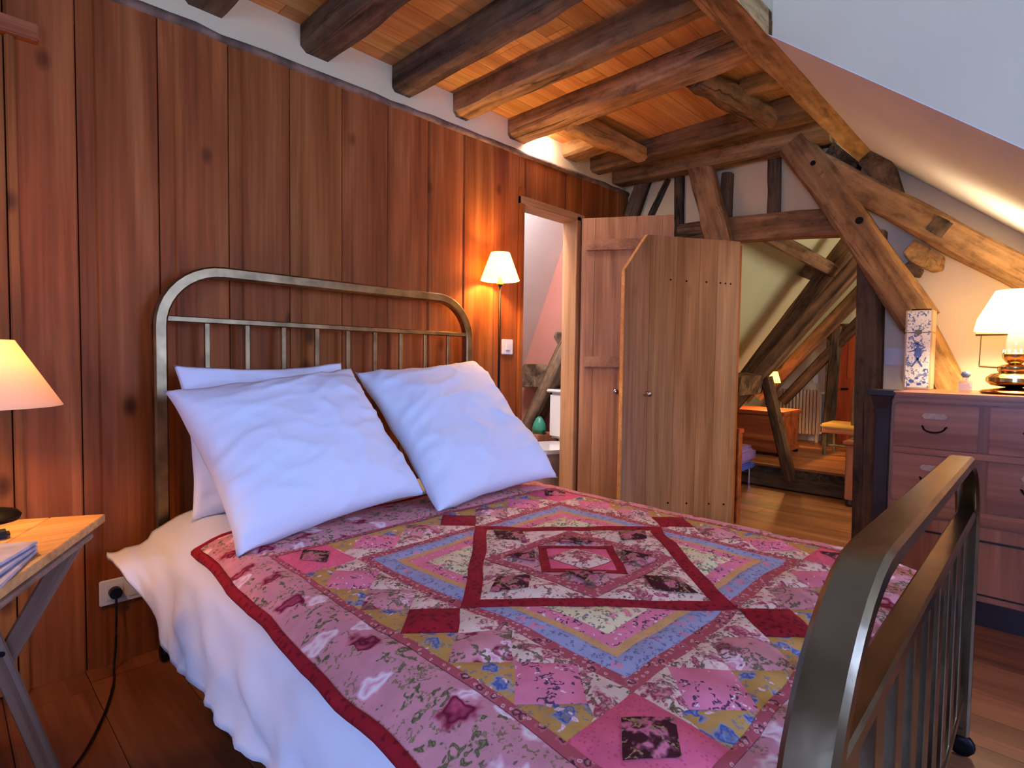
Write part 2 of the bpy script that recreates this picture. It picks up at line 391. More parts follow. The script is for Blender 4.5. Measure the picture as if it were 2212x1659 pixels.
# small doorway casing of the bathroom opening
d1 = setting('trim_1')
MB().box(BX0-.012, BX0+.022, WY-.016, WY+.10, 0, BZ+.09).build('jamb', M['panel'], d1, bevel=.003)
MB().box(BX1-.028, BX1+.012, WY-.018, WY+.10, 0, BZ+.03).build('jamb', M['door'], d1, bevel=.003)
MB().box(BX1+.012, BX1+.045, WY-.012, WY+.03, 0, BZ+.03).build('jamb', M['door'], d1, bevel=.003)
MB().box(BX0-.012, BX1+.05, WY-.018, WY+.11, BZ, BZ+.045).build('lintel', M['door_x'], d1, bevel=.003)
# cupboard door at the left end of the panelling
dc = setting('door_1')
MB().box(-.362, .157, WY-.004, WY+.03, .005, 1.984).build('door_leaf', M['panel'], dc, bevel=.002)
MB().box(.160, .183, WY-.020, WY+.02, 0, 1.985).build('jamb', M['panel'], dc, bevel=.003)
MB().box(-.40, -.365, WY-.020, WY+.02, 0, 1.985).build('jamb', M['panel'], dc, bevel=.003)
MB().box(-.42, .238, WY-.035, WY+.02, 1.985, 2.035).build('lintel', M['panel_x'], dc, bevel=.004)

# ceiling: boards along X, joists along Y
ce = setting('ceiling')
MB().box(RX0-.1, 3.6, .87, WY+.1, CEIL+.02, CEIL+.08).build('backing', M['hole_dark'], ce)
y = .87
while y < WY+.05:
    w = random.uniform(.105, .135); x = RX0
    while x < 3.5:
        x1 = min(3.5, x+random.uniform(.9, 2.2))
        MB().box(x+.001, x1-.001, y+.001, y+w-.0012, CEIL, CEIL+.02).build('plank', M['ceil'], ce); x = x1
    y += w
JY0, JY1 = .80, WY+.03
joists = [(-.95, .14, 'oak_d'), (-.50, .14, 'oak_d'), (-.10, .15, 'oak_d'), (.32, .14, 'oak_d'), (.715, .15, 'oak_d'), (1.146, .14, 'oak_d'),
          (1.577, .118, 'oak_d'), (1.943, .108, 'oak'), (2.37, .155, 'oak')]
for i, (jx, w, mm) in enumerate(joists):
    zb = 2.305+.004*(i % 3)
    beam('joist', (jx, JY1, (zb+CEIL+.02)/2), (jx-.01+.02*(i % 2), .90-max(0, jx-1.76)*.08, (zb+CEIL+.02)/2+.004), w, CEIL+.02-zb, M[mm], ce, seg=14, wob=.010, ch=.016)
# joist against the tie beam and the trimmers between the last two joists
j6 = (3.13, 2.385)
beam('joist', (3.14, JY1, 2.385), (3.115, JY0, 2.355), .115, .13, M['oak'], ce, seg=14, wob=.008)
beam('joist', (2.86, JY1, 2.385), (2.86, 1.93, 2.40), .15, .10, M['oak_y'], ce)
pA, pB = onZ(1210, 287, 2.32), onZ(1345, 338, 2.315)
beam('trimmer', (2.42, 1.93, 2.355), (3.10, 1.90, 2.35), .11, .11, M['oak_y'], ce, wob=.012, ch=.03)
beam('trimmer', (2.45, 1.22, 2.355), (3.09, 1.13, 2.34), .11, .11, M['oak'], ce, wob=.014, ch=.03)
beam('joist', (2.78, 1.14, 2.385), (2.78, .82, 2.38), .09, .07, M['oak_y'], ce, wob=.006)
# purlin that carries the joists: lofted through sections taken at two ends
sA = [onX(1495, 0, 1.76), onX(1590, 0, 1.76), Vector((1.76, .756, 2.275)), Vector((1.76, .90, 2.34))]
sB = [onX(1853, 350, 3.38), onX(1882, 324, 3.38)]
sB += [sB[1]+Vector((0, .01, .10)), sB[0]+Vector((0, .02, .14))]
R = []
for i in range(25):
    t = -1.9+2.9*i/24
    ring = [a+(b-a)*t if t > 0 else a+Vector(((b.x-a.x)*t, 0, 0)) for a, b in zip(sA, sB)]
    ring = [p+Vector((0, .007*noise.noise((p.x*4, j*3, 1)), .007*noise.noise((p.x*4, j*3, 7)))) for j, p in enumerate(ring)]
    R.append([tuple(p) for p in ring])
M['oak_px'] = M['oak_y']
MB().rings(R).build('purlin', wood('yellow_purlin_oak', lin(128,92,50), lin(180,138,80), lin(210,170,108), 'x', .7, knots=.7, bump=.5, var=.02, fine=50, cracks=.5, spec=.2), ce, smooth=True)

# sloping roof plaster to the right, dormer cheek and the window side (behind the camera)
cs = setting('ceiling_slope')
XC = 2.02
ya, yb = .79, -1.9
MB().prism([(XC, ya, roofz(ya)), (XC, yb, roofz(yb)), (XC, yb, roofz(yb)+.003), (XC, ya, roofz(ya)+.003)], (1.52, 0, 0)).build('slope', M['slope_w'], cs)
DZ = 2.95
MB().prism([(XC+.0005, .735, roofz(.735)+.003), (XC+.0005, .735, DZ), (XC+.0005, RY0, DZ), (XC+.0005, RY0, 0), (XC+.0005, -1.89, roofz(-1.89)+.003)], (.05, 0, 0)).build('dormer_cheek', M['cheek'], cs)
MB().box(RX0, XC+.05, RY0, .95, DZ, DZ+.06).build('dormer_ceiling', M['plaster_w'], cs)
MB().box(RX0, XC+.05, .80, .86, 2.27, DZ+.02).build('dormer_upstand', M['plaster_w'], cs)
MB().box(XC+.03, XC+.06, .72, .82, 2.24, DZ+.02).build('dormer_upstand', M['cheek'], cs)
wl = setting('wall_left')
MB().box(RX0-.08, RX0, RY0, -.75, 0, DZ).build('plaster', M['plaster_w'], wl)
MB().box(RX0-.08, RX0, .35, WY+.1, 0, DZ).build('plaster', M['plaster_w'], wl)
MB().box(RX0-.08, RX0, -.75, .35, 0, .7).build('plaster', M['plaster_w'], wl)
MB().box(RX0-.08, RX0, -.75, .35, 1.9, DZ).build('plaster', M['plaster_w'], wl)
ww = setting('wall_window')
MB().box(RX0, .6, RY0-.08, RY0, 0, DZ).build('plaster', M['plaster_w'], ww)
MB().box(1.95, 3.5, RY0-.08, RY0, 0, DZ).build('plaster', M['plaster_w'], ww)
MB().box(.6, 1.95, RY0-.08, RY0, 0, .78).build('plaster', M['plaster_w'], ww)
MB().box(.6, 1.95, RY0-.08, RY0, 2.12, DZ).build('plaster', M['plaster_w'], ww)
def window(name, a0, a1, z0, z1, c, axis):
    w = setting(name)
    def bx(p0, p1, q0, q1, t=.025):
        if axis == 'y': MB().box(p0, p1, c-t, c+t, q0, q1).build('frame_bar', M['white_plastic'], w)
        else: MB().box(c-t, c+t, p0, p1, q0, q1).build('frame_bar', M['white_plastic'], w)
    bx(a0, a1, z0, z0+.05); bx(a0, a1, z1-.05, z1); bx(a0, a0+.05, z0, z1); bx(a1-.05, a1, z0, z1); bx((a0+a1)/2-.04, (a0+a1)/2+.04, z0, z1)
    if M['glass'] is None:
        gm, nt, bs, out = newmat('window_glass'); bs.inputs['Base Color'].default_value = (.95, .97, 1, 1); bs.inputs['Roughness'].default_value = .02; bs.inputs['Transmission Weight'].default_value = 1
        M['glass'] = gm
    for q0, q1 in ((a0+.05, (a0+a1)/2-.04), ((a0+a1)/2+.04, a1-.05)):
        (MB().box(q0, q1, c-.003, c+.003, z0+.05, z1-.05) if axis == 'y' else MB().box(c-.003, c+.003, q0, q1, z0+.05, z1-.05)).build('pane', M['glass'], w)
window('window_1', .6, 1.95, .78, 2.12, RY0-.10, 'y')
window('window_2', -.75, .35, .7, 1.9, RX0-.10, 'x')

# ------------------------------------------------------------------ timber-framed partition at X = 3.5
wp = setting('wall_partition')
PX = 3.5
MB().box(PX+.02, PX+.09, 1.52, 2.30, 0, 1.86).build('plaster', M['plaster'], wp)
MB().box(PX+.02, PX+.09, .72, 2.30, 1.86, 2.50).build('plaster', M['infill'], wp)
MB().box(PX+.02, PX+.09, -1.95, .72, 0, 2.50).build('plaster', M['plaster'], wp)
MB().box(PX+.02, PX+.09, .72, .80, 1.68, 1.86).build('plaster', M['plaster'], wp)
def timber(nm, a, b, w, d, X, mm, up=None, **k):
    p, q = onX(*a, X-d/2)+Vector((d/2, 0, 0)), onX(*b, X-d/2)+Vector((d/2, 0, 0))
    return beam(nm, p, q, d, w, M[mm], wp, up=(0, (q-p).normalized().z, -(q-p).normalized().y) if up is None else up, **k)
# tie beam
beam('tie_beam', (3.41, 2.28, 2.375), (3.41, .90, 2.32), .14, .15, M['oak'], wp, seg=12, wob=.01)
# lower rail over the passage
timber('rail', (1462, 508), (1820, 476), .145, .13, 3.49, 'oak', bow=(0, .012), wob=.006)
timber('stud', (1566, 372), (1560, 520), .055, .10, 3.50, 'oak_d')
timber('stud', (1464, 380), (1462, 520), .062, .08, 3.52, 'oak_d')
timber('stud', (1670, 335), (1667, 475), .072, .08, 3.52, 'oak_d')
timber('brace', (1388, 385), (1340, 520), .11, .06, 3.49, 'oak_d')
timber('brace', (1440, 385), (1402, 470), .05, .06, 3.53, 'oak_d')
timber('strut', (1498, 318), (1546, 530), .15, .10, 3.40, 'oak', wob=.012, ch=.02)
# door post and the jamb opposite
MB().box(PX-.03, PX+.10, 1.45, 1.535, 0, 1.80).build('jamb', M['panel'], wp, bevel=.004)
beam('post', onX(1866, 1250, 3.47).xy.to_3d(), Vector((*onX(1882, 560, 3.47).xy, 1.75)), .115, .115, M['oak_d'], wp, up=(1, 0, 0), seg=10)
# principal rafter, brace and purlin ends on the right
timber('rafter', (1752, 348), (2290, 633), .140, .12, 3.42, 'oak', seg=14, wob=.012)
timber('brace', (1708, 306), (1982, 694), .165, .12, 3.40, 'oak', seg=12, wob=.010, bow=(0, .012), ch=.02)
timber('brace', (1965, 675), (2060, 850), .13, .10, 3.47, 'oak_y', seg=6, wob=.010)
def chunk(nm, pts, X, depth, mm):
    return MB().prism([onX(a, b, X) for a, b in pts], (depth, 0, 0)).build(nm, M[mm], wp, bevel=.004)
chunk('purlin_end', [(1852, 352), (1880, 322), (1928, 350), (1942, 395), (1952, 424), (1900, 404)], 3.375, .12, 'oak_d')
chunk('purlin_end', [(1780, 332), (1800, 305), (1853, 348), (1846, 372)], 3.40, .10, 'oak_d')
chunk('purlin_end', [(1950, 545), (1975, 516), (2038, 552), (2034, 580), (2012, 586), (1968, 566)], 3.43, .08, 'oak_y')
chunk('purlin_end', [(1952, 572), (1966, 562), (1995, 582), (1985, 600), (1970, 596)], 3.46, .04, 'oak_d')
chunk('mortise', [(1998, 494), (2024, 464), (2062, 482), (2034, 516)], 3.352, .02, 'oak_d')
for (a, b, r, X) in ((1756, 352, 6, 3.334), (1856, 476, 8, 3.334)):
    c = onX(a, b, X)
    MB().lathe([(r/430, 0), (r/430, .03)], c, 12, axis='x').build('peg_hole', M['hole_dark'], wp)
c = onX(1772, 372, 3.333); MB().lathe([(.012, 0), (.012, .03)], c, 10, axis='x').build('peg', M['oak_y'], wp)

# ------------------------------------------------------------------ far room shell
wf = setting('wall_far')
MB().box(6.9, 6.98, -1.4, 3.2, 0, 2.6).build('plaster', M['plaster'], wf)
rs = setting('roof_slope_far')
def rz(y): return 2.13-1.43*(y-1.331)
MB().prism([(3.56, .98, rz(.98)), (3.56, 2.82, rz(2.82)), (3.56, 2.86, rz(2.82)+.06), (3.56, 1.02, rz(.98)+.06)], (3.4, 0, 0)).build('slope', M['plaster_g'], rs)
MB().box(3.56, 6.95, -1.4, 1.05, 2.58, 2.64).build('flat', M['plaster_w'], rs)
w2 = setting('wall_far_window')
MB().box(3.5, 3.7, -1.38, FY0, 0, 2.6).build('plaster', M['plaster_w'], w2)
MB().box(4.9, 6.95, -1.38, FY0, 0, 2.6).build('plaster', M['plaster_w'], w2)
MB().box(3.7, 4.9, -1.38, FY0, 0, .9).build('plaster', M['plaster_w'], w2)
MB().box(3.7, 4.9, -1.38, FY0, 2.0, 2.6).build('plaster', M['plaster_w'], w2)
window('window_3', 3.7, 4.9, .9, 2.0, FY0-.1, 'y')
w5 = setting('wall_knee')
MB().box(3.5, 6.95, 2.75, 2.85, 0, .6).build('plaster', M['plaster'], w5)
def ft(nm, a, b, w, d, X, mm, **k):
    p, q = onX(*a, X), onX(*b, X); t = (q-p).normalized()
    return beam(nm, p, q, d, w, M[mm], rs, up=(0, t.z, -t.y), **k)
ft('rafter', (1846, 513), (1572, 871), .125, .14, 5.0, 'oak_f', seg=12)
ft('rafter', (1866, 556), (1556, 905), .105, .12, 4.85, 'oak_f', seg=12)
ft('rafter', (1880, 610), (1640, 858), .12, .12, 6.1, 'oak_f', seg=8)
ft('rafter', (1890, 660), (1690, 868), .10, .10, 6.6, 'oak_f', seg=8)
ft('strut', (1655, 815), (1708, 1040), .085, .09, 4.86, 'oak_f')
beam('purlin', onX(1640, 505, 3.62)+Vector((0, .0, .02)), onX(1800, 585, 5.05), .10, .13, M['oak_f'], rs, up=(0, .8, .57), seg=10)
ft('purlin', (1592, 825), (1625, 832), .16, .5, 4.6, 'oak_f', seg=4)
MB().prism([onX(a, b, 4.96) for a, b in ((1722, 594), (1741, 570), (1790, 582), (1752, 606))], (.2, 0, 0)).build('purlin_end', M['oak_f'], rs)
# small roof light far away: bright pane
sk = setting('window_4')
MB().prism([onX(a, b, 6.2) for a, b in ((1786, 556), (1818, 508), (1826, 514), (1794, 562))], (.02, 0, 0)).build('pane', emissive('bright_roof_pane', (1, .98, .93, 1), 4), sk)
MB().prism([onX(a, b, 6.22) for a, b in ((1776, 556), (1806, 500), (1818, 508), (1788, 560))], (.02, 0, 0)).build('frame', M['redwood'], sk)
# orange door with post
d4 = setting('door_4')
yL = onX(1808, 800, 6.86).y
MB().box(6.86, 6.90, yL-.62, yL, .18, onX(1820, 722, 6.86).z).build('door_leaf', M['redwood'], d4, bevel=.004)
MB().box(6.85, 6.86, yL-.52, yL-.10, .9, 1.28).build('door_panel', M['redwood'], d4, bevel=.004)
MB().box(6.80, 6.90, yL, yL+.10, .18, 1.5).build('jamb', M['oak'], d4, bevel=.01)
MB().box(6.80, 6.90, yL-.62, yL+.10, onX(1820, 716, 6.86).z, onX(1820, 700, 6.86).z).build('lintel', M['oak'], d4, bevel=.01)
c = onX(1822, 840, 6.84); MB().box(c.x-.02, c.x, c.y-.05, c.y+.02, c.z-.01, c.z+.01).build('door_handle', M['iron'], d4, bevel=.003)
dp = onX(1792, 800, 6.6)
beam('post', (6.6, dp.y, .18), (6.6, dp.y-.06, 1.45), .10, .10, M['oak_d'], rs)

# ------------------------------------------------------------------ bathroom shell
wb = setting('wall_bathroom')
MB().box(3.56, 3.62, 2.3, 3.9, 0, 2.7).build('plaster', plain('shaded_plaster', lin(176,116,98), .9, nscale=3, namp=.05), wb)  # darker mauve puts the back wall's shade into the plaster colour
tr_b = setting('roof_truss_bathroom')
bl0, bl1 = onX(1237, 470, 3.56), onX(1130, 795, 3.56)
sl = (bl1.z-bl0.z)/(bl1.y-bl0.y)
yy = lambda z: bl0.y+(z-bl0.z)/sl
rb_s = setting('roof_slope_bathroom')
MB().prism([(1.7, yy(2.7), 2.7), (1.7, yy(0), 0), (1.7, yy(0)+.06, 0), (1.7, yy(2.7)+.06, 2.7)], (1.9, 0, 0)).build('slope', M['plaster_w'], rb_s)
wbl = setting('wall_bathroom_left')
MB().box(1.64, 1.70, 2.3, 3.9, 0, 2.7).build('plaster', M['plaster_w'], wbl)
cbt = setting('ceiling_bathroom')
MB().box(1.64, 3.62, 2.3, 3.9, 2.68, 2.74).build('plaster', M['plaster_w'], cbt)
def bt(nm, a, b, w, d, X, mm):
    p, q = onX(*a, X), onX(*b, X); t = (q-p).normalized()
    return beam(nm, p, q, d, w, M[mm], tr_b, up=(0, t.z, -t.y), seg=6)
bt('rafter', (1128, 958), (1250, 700), .13, .12, 3.45, 'oak_d')
MB().prism([onX(a, b, 3.42) for a, b in ((1122, 800), (1132, 786), (1162, 787), (1180, 806), (1172, 838), (1122, 836))], (.1, 0, 0)).build('purlin_end', M['oak_d'], tr_b, bevel=.006)
MB().prism([onX(a, b, 3.46) for a, b in ((1195, 728), (1200, 714), (1218, 726), (1207, 748))], (.1, 0, 0)).build('purlin_end', M['oak_d'], tr_b, bevel=.004)

# ================================================================== DOORS
def leaf(root, org, dirv, L, z0, z1, cuts, mat, th=.028, chamfer=None, nm='board'):
    """vertical boards along dirv; chamfer=(width, drop) takes the free top corner off"""
    dx = Vector((*dirv, 0)).normalized(); n = Vector((-dx.y, dx.x, 0))
    org = Vector((*org, 0))
    def top(s):
        if chamfer and s > L-chamfer[0]: return z1-chamfer[1]*(s-(L-chamfer[0]))/chamfer[0]
        return z1
    for a, b in zip(cuts[:-1], cuts[1:]):
        a0, b0 = a+.0008, b-.0008
        ss = [a0, b0]
        if chamfer and a0 < L-chamfer[0] < b0: ss = [a0, L-chamfer[0], b0]
        poly = [org+dx*a0+Vector((0, 0, z0)), org+dx*b0+Vector((0, 0, z0))] + [org+dx*s_+Vector((0, 0, top(s_))) for s_ in reversed(ss)]
        MB().prism([p-n*th/2 for p in poly], n*th).build(nm, mat, root)
    return dx, n, org
def knob(root, pos, n, mat):
    pos = Vector(pos); t = n.normalized(); a = Vector((0, 0, 1)); b = t.cross(a)
    R = []
    for r, h in ((.016, 0), (.016, .004), (.007, .006), (.007, .03), (.013, .034), (.018, .044), (.016, .054), (.006, .058)):
        R.append([pos+t*h+a*r*math.cos(k*math.pi/6)+b*r*math.sin(k*math.pi/6) for k in range(12)])
    MB().rings(R).build('knob', mat, root, smooth='all')
# bathroom door, opened into the room
db = setting('door_2')
H1 = (2.925, 2.215); dd = Vector((.52, -.86))
dx, n, org = leaf(db, H1, dd, .57, .02, 1.965, [0, .085, .345, .50, .57], M['door'])
nb = -n if (Vector((0, 0, 0))-org).dot(-n) > 0 else n
for zc in (1.79, 1.045):
    MB().obox(org+dx*.285+nb*.024+Vector((0, 0, zc)), dx*.255, nb*.011, Vector((0, 0, .035))).build('ledge', M['door_x'], db, bevel=.004)
kr = ray(1331, 845); kt = org.dot(n)/Vector((kr.x, kr.y, 0)).dot(n)
knob(db, CAM+kr*kt+nb*.014, nb, M['chrome'])
# big board door of the passage, its free top corner cut off
dp_ = setting('door_3')
hinge = Vector(onX(1588, 800, 3.44)[:2]); tip = Vector(onZ(1397, 508, 1.79)[:2])
d3 = (tip-hinge).normalized()
fe = ray(1343, 800); k = None   # free edge: where the view of px 1343 crosses the leaf plane
den = fe.x*(-d3.y)+fe.y*d3.x
tt = (hinge.x*(-d3.y)+hinge.y*d3.x)/den
L3 = (Vector((fe.x*tt, fe.y*tt))-hinge).length
c3 = L3-(tip-hinge).length
dx, n, org = leaf(dp_, hinge, d3, L3, .02, 1.79, [0, L3*.20, L3*.36, L3*.56, L3*.79, L3], M['door'], chamfer=(c3, .21))
nf = -n if (Vector((0, 0, 0))-org).dot(-n) > 0 else n
kp = ray(1392, 850); den = kp.x*(-d3.y)+kp.y*d3.x; tt = (hinge.x*(-d3.y)+hinge.y*d3.x)/den
knob(dp_, CAM+kp*tt+nf*.012, nf, M['chrome'])
for a, b in ((1446, 605), (1480, 608), (1523, 610), (1553, 612), (1564, 613), (1575, 614), (1440, 1085), (1480, 1086), (1528, 1087), (1560, 1088)):
    r_ = ray(a, b); den = r_.x*(-d3.y)+r_.y*d3.x; tt = (hinge.x*(-d3.y)+hinge.y*d3.x)/den
    p = CAM+r_*tt+nf*.0142
    MB().rings([[p+d3.to_3d()*.006*math.cos(q)+Vector((0, 0, 1))*.006*math.sin(q)+nf*h for q in [i*math.pi/4 for i in range(8)]] for h in (0, .002)]).build('nail', M['iron'], dp_)
t0, t1 = Vector((0, 0, 1.79)), Vector((0, 0, 1.79-.21))
for a_, b_ in ((org+dx*(L3-c3)+t0, org+dx*L3+t1), (org+dx*L3+t1, org+dx*L3+Vector((0, 0, .02)))):
    e_ = (b_-a_).normalized(); o_n = e_.cross(nf)
    if o_n.dot(dx) < 0: o_n = -o_n
    MB().prism([a_-nf*.020, b_-nf*.020, b_+nf*.020, a_+nf*.020], o_n*.005).build('lit_edge_strip', M['pine'], dp_)  # strip added in pale wood so the free edge looks lit by the window
for zc in (.30, 1.45):
    MB().obox(org+dx*(L3/2)-nf*.026+Vector((0, 0, zc)), dx*(L3/2-.05), nf*.012, Vector((0, 0, .05))).build('ledge', M['door_x'], dp_, bevel=.004)

# ================================================================== BED
XL, XR, YH, YF = .527, 1.905, 2.165, .145      # post centres, head and foot planes
bed = thing('bed', 'aged brass tube bed with arched headboard and slatted footboard', 'bed', ((XL+XR)/2, 1.15, 0))
def arch(x0, x1, z0, z1, r, y):
    p = [(x0, y, z0), (x0, y, (z0+z1)/2), (x0, y, z1-r)]
    p += [(x0+r-r*math.cos(a), y, z1-r+r*math.sin(a)) for a in [i*math.pi/20 for i in range(1, 10)]]
    p += [(x0+r, y, z1), ((x0+x1)/2, y, z1), (x1-r, y, z1)]
    p += [(x1-r+r*math.sin(a), y, z1-r+r*math.cos(a)) for a in [i*math.pi/20 for i in range(1, 10)]]
    return p+[(x1, y, z1-r), (x1, y, (z0+z1)/2), (x1, y, z0)]
hb = MB().sweep(arch(XL, XR, .06, 1.348, .20, YH), .0205, .022).build('headboard', M['brass_dark'], bed, smooth=True)
MB().sweep([(XL, YH-.004, 1.175), ((XL+XR)/2, YH-.004, 1.175), (XR, YH-.004, 1.175)], .0105, .011, ch=.003).build('rail', M['brass_dark'], hb, smooth=True)
MB().sweep([(XL, YH, .40), ((XL+XR)/2, YH, .40), (XR, YH, .40)], .014, .011, ch=.003).build('rail', M['brass_dark'], hb, smooth=True)
sx0 = [.674, .812, .949, 1.087, 1.227, 1.359, 1.496, 1.634, 1.776]
for sx in sx0: MB().box(sx-.009, sx+.009, YH-.007, YH+.005, .41, 1.166).build('slat', M['brass_dark'], hb, bevel=.002, seg=1)
fb = MB().sweep(arch(XL, XR, .06, .825, .25, YF), .015, .025).build('footboard', M['brass'], bed, smooth=True)
MB().sweep([(XL, YF, .664), ((XL+XR)/2, YF, .664), (XR, YF, .664)], .012, .019, ch=.004).build('rail', M['brass'], fb, smooth=True)
MB().sweep([(XL, YF, .16), ((XL+XR)/2, YF, .16), (XR, YF, .16)], .014, .012, ch=.003).build('rail', M['brass'], fb, smooth=True)
for sx in sx0: MB().box(sx-.027, sx+.027, YF-.009, YF+.009, .168, .655).build('slat', M['brass'], fb, bevel=.002, seg=1)
for sx in (XL+.012, XR-.012):
    MB().box(sx-.012, sx+.012, YF, YH, .26, .32).build('side_rail', M['iron'], bed, bevel=.003)
for i in range(9):
    yy_ = .35+i*.2
    MB().box(XL+.02, XR-.02, yy_-.03, yy_+.03, .275, .29).build('base_slat', M['iron'], bed)
for sx in (XL, XR):
    for sy in (YF, YH):
        leg = MB().lathe([(.012, .055), (.012, .075), (.022, .08)], (sx, sy, 0), 12).build('castor_fork', M['iron'], bed, smooth='all')
        MB().lathe([(.012, -.012), (.026, -.012), (.03, 0), (.026, .012), (.012, .012)], (sx, sy-.01, .03), 14, axis='x').build('castor_wheel', M['iron'], bed, smooth='all')

MB().box(XL+.03, XR-.03, YF+.07, YH-.05, .292, .43).build('mattress', M['white_cot'], bed, bevel=.03, seg=3)

# top surface of the bed clothes
QC = Vector((1.215, .905))
def ss(t): t = max(0, min(1, t)); return t*t*(3-2*t)
def bedz(x, y):
    u = x-QC.x
    z = .502 + .008*noise.noise((x*2.3, y*2.1, 1)) + .004*noise.noise((x*6, y*6, 4))
    z -= .046*ss((abs(u)-.57)/.20)**1.5
    z -= .02*ss((.40-y)/.2)
    w = ss((.62-y)/.35)*ss((x-.75)/.3)
    z += w*.010*noise.noise((x*13+y*5, y*4, 8)) + .0022*noise.noise((x*17, y*17, 2))
    return z

# duvet: cross-section curve swept along the bed
def duvet():
    ny, R = 90, []
    nx = 70
    verts = []; faces = []
    for j in range(ny+1):
        y = .215+(2.10-.215)*j/ny
        row = []
        drop = .185 + .012*math.sin(y*5.1)+.02*noise.noise((y*4, 2, 2))       # overhang on the left
        flare = .03 + .055*ss((y-1.75)/.2)
        dropl = drop*(1-.92*ss((y-1.70)/.26))
        for i in range(nx+1):
            s_ = i/nx
            if s_ < .24:       # left side, from the hem up
                t = 1-s_/.24
                edge_x = .475; ang = t
                f = .022*noise.noise((y*9+t*2, t*2.2, 5))*(.3+t) + .012*noise.noise((y*21, t*3, 9))*t
                px = edge_x - (.03*math.sin(min(1, t*1.6)*math.pi/2) + flare*t**1.3) + f*(1-.6*ss((y-1.7)/.2))
                pz = bedz(.475, y)-.014 - dropl*t**1.15 - .012*t*(1-t)
                px += .02*(1-t)*0
                row.append((px, y+.01*noise.noise((y*8, t*3, 1)), pz + .010*noise.noise((y*6, t*4, 3))))
            elif s_ > .80:
                t = (s_-.80)/.20
                f = .02*noise.noise((y*9+t*2, t*2.2, 15))*(.3+t)
                row.append((1.955+.04*math.sin(min(1, t*1.6)*math.pi/2)+f, y, bedz(1.955, y)-.014-(.24+.04*noise.noise((y*4, 6, 6)))*t**1.15))
            else:
                x_ = .475+(1.955-.475)*(s_-.24)/.56
                b = bedz(x_, y)-.012 + .004*noise.noise((x_*9, y*9, 11))
                b += .03*ss((y-1.70)/.25)*math.exp(-((x_-.62)/.22)**2)
                row.append((x_, y, b))
        verts += row
    base = len(verts)      # tucked end at the foot
    for k in range(1, 9):
        t = k/8
        for i in range(nx+1):
            p = verts[i]; verts.append((p[0], p[1]-.022*math.sin(t*math.pi*.5)+.012*noise.noise((p[0]*8, t*2, 4))*t, p[2]-max(0, p[2]-.20)*t))
    for k in range(8):
        for i in range(nx):
            a = i if k == 0 else base+(k-1)*(nx+1)+i; b = base+k*(nx+1)+i
            faces.append((a+1, a, b, b+1))
    for j in range(ny):
        for i in range(nx):
            a = j*(nx+1)+i; faces.append((a, a+1, a+nx+2, a+nx+1))
    me = bpy.data.meshes.new('duvet'); me.from_pydata(verts, [], faces)
    o = link('duvet', me, M['white_cot'], None, 'all')
    sd = o.modifiers.new('thickness', 'SOLIDIFY'); sd.thickness = .012; sd.offset = -1
    return tag(o, 'white cotton duvet hanging over the left side of the brass bed', 'duvet')
duvet()

# pillows
def pillow(bc, tc, width, thick, label, seed, top_sag=.02, tilt=0):
    bc, tc = Vector(bc), Vector(tc); c = (bc+tc)/2; v = (tc-bc); hgt = v.length; v.normalize()
    uu = Vector((1, tilt, 0)).normalized(); uu = (uu-v*uu.dot(v)).normalized(); n = uu.cross(v); n = -n if n.y > 0 else n
    nU = 56; top, bot = [], []
    for j in range(nU+1):
        for i in range(nU+1):
            a, b = -1+2*i/nU, -1+2*j/nU
            inx = 1-.085*(1-b*b)*abs(a)**2 ; iny = 1-.085*(1-a*a)*abs(b)**2
            X = a*width/2*inx; Y = b*hgt/2*iny
            prof = (max(0, 1-a**4)*max(0, 1-b**4))**.62
            base = ((1-a*a)*(1-b*b))**.42
            t = thick/2*(.62*prof+.38*base)
            e = max(abs(a), abs(b))
            wr = .008*noise.noise((a*1.6+seed, b*2.2, seed))+.0035*noise.noise((a*3+b*1.5+seed, b*7-a*2, 3))*(.3+e)
            ridge = .010*(1-abs(noise.noise((a*1.3+b*.8+seed, b*3.4-a*.9, seed+4))))**7 + .005*(1-abs(noise.noise((a*2.5-b*2.2+seed, b*5.0+a, seed+9))))**8
            fl_ = .016*noise.noise((a*3+seed, b*3, 7))*ss((e-.86)/.14)
            p = c+uu*X+v*Y
            k = min(1, t/.03)
            P1, P2 = p+n*(t+(wr+ridge)*k+fl_), p-n*(t-fl_)
            for P0 in (P1, P2): P0.z = max(P0.z, bedz(P0.x, P0.y)+.020)
            top.append(P1); bot.append(P2)
    q = nU+1; N_ = len(top); f = []
    for j in range(nU):
        for i in range(nU):
            a = j*q+i; f.append((a, a+1, a+q+1, a+q)); f.append((N_+a, N_+a+q, N_+a+q+1, N_+a+1))
    me = bpy.data.meshes.new('pillow'); me.from_pydata([tuple(p) for p in top+bot], [], f)
    bm = bmesh.new(); bm.from_mesh(me); bmesh.ops.remove_doubles(bm, verts=bm.verts, dist=.0006); bmesh.ops.recalc_face_normals(bm, faces=bm.faces); bm.to_mesh(me); bm.free()
    return tag(link('pillow', me, M['white_cot'], None, 'all'), label, 'pillow', 'white square pillows on the bed')
pillow((.865, 1.965, .52), (.855, 2.095, 1.025), .61, .09, 'white pillow standing against the headboard, mostly hidden behind another pillow', 3.1)
pillow((.885, 1.575, .535), (.815, 1.975, .975), .665, .20, 'white square pillow leaning at the left half of the bed, in front of another pillow', 11.7, tilt=-.03)
pillow((1.520, 1.50, .530), (1.490, 2.00, 1.02), .645, .20, 'white square pillow leaning alone at the right half of the bed, nearer the floor lamp', 23.3, tilt=-.08)

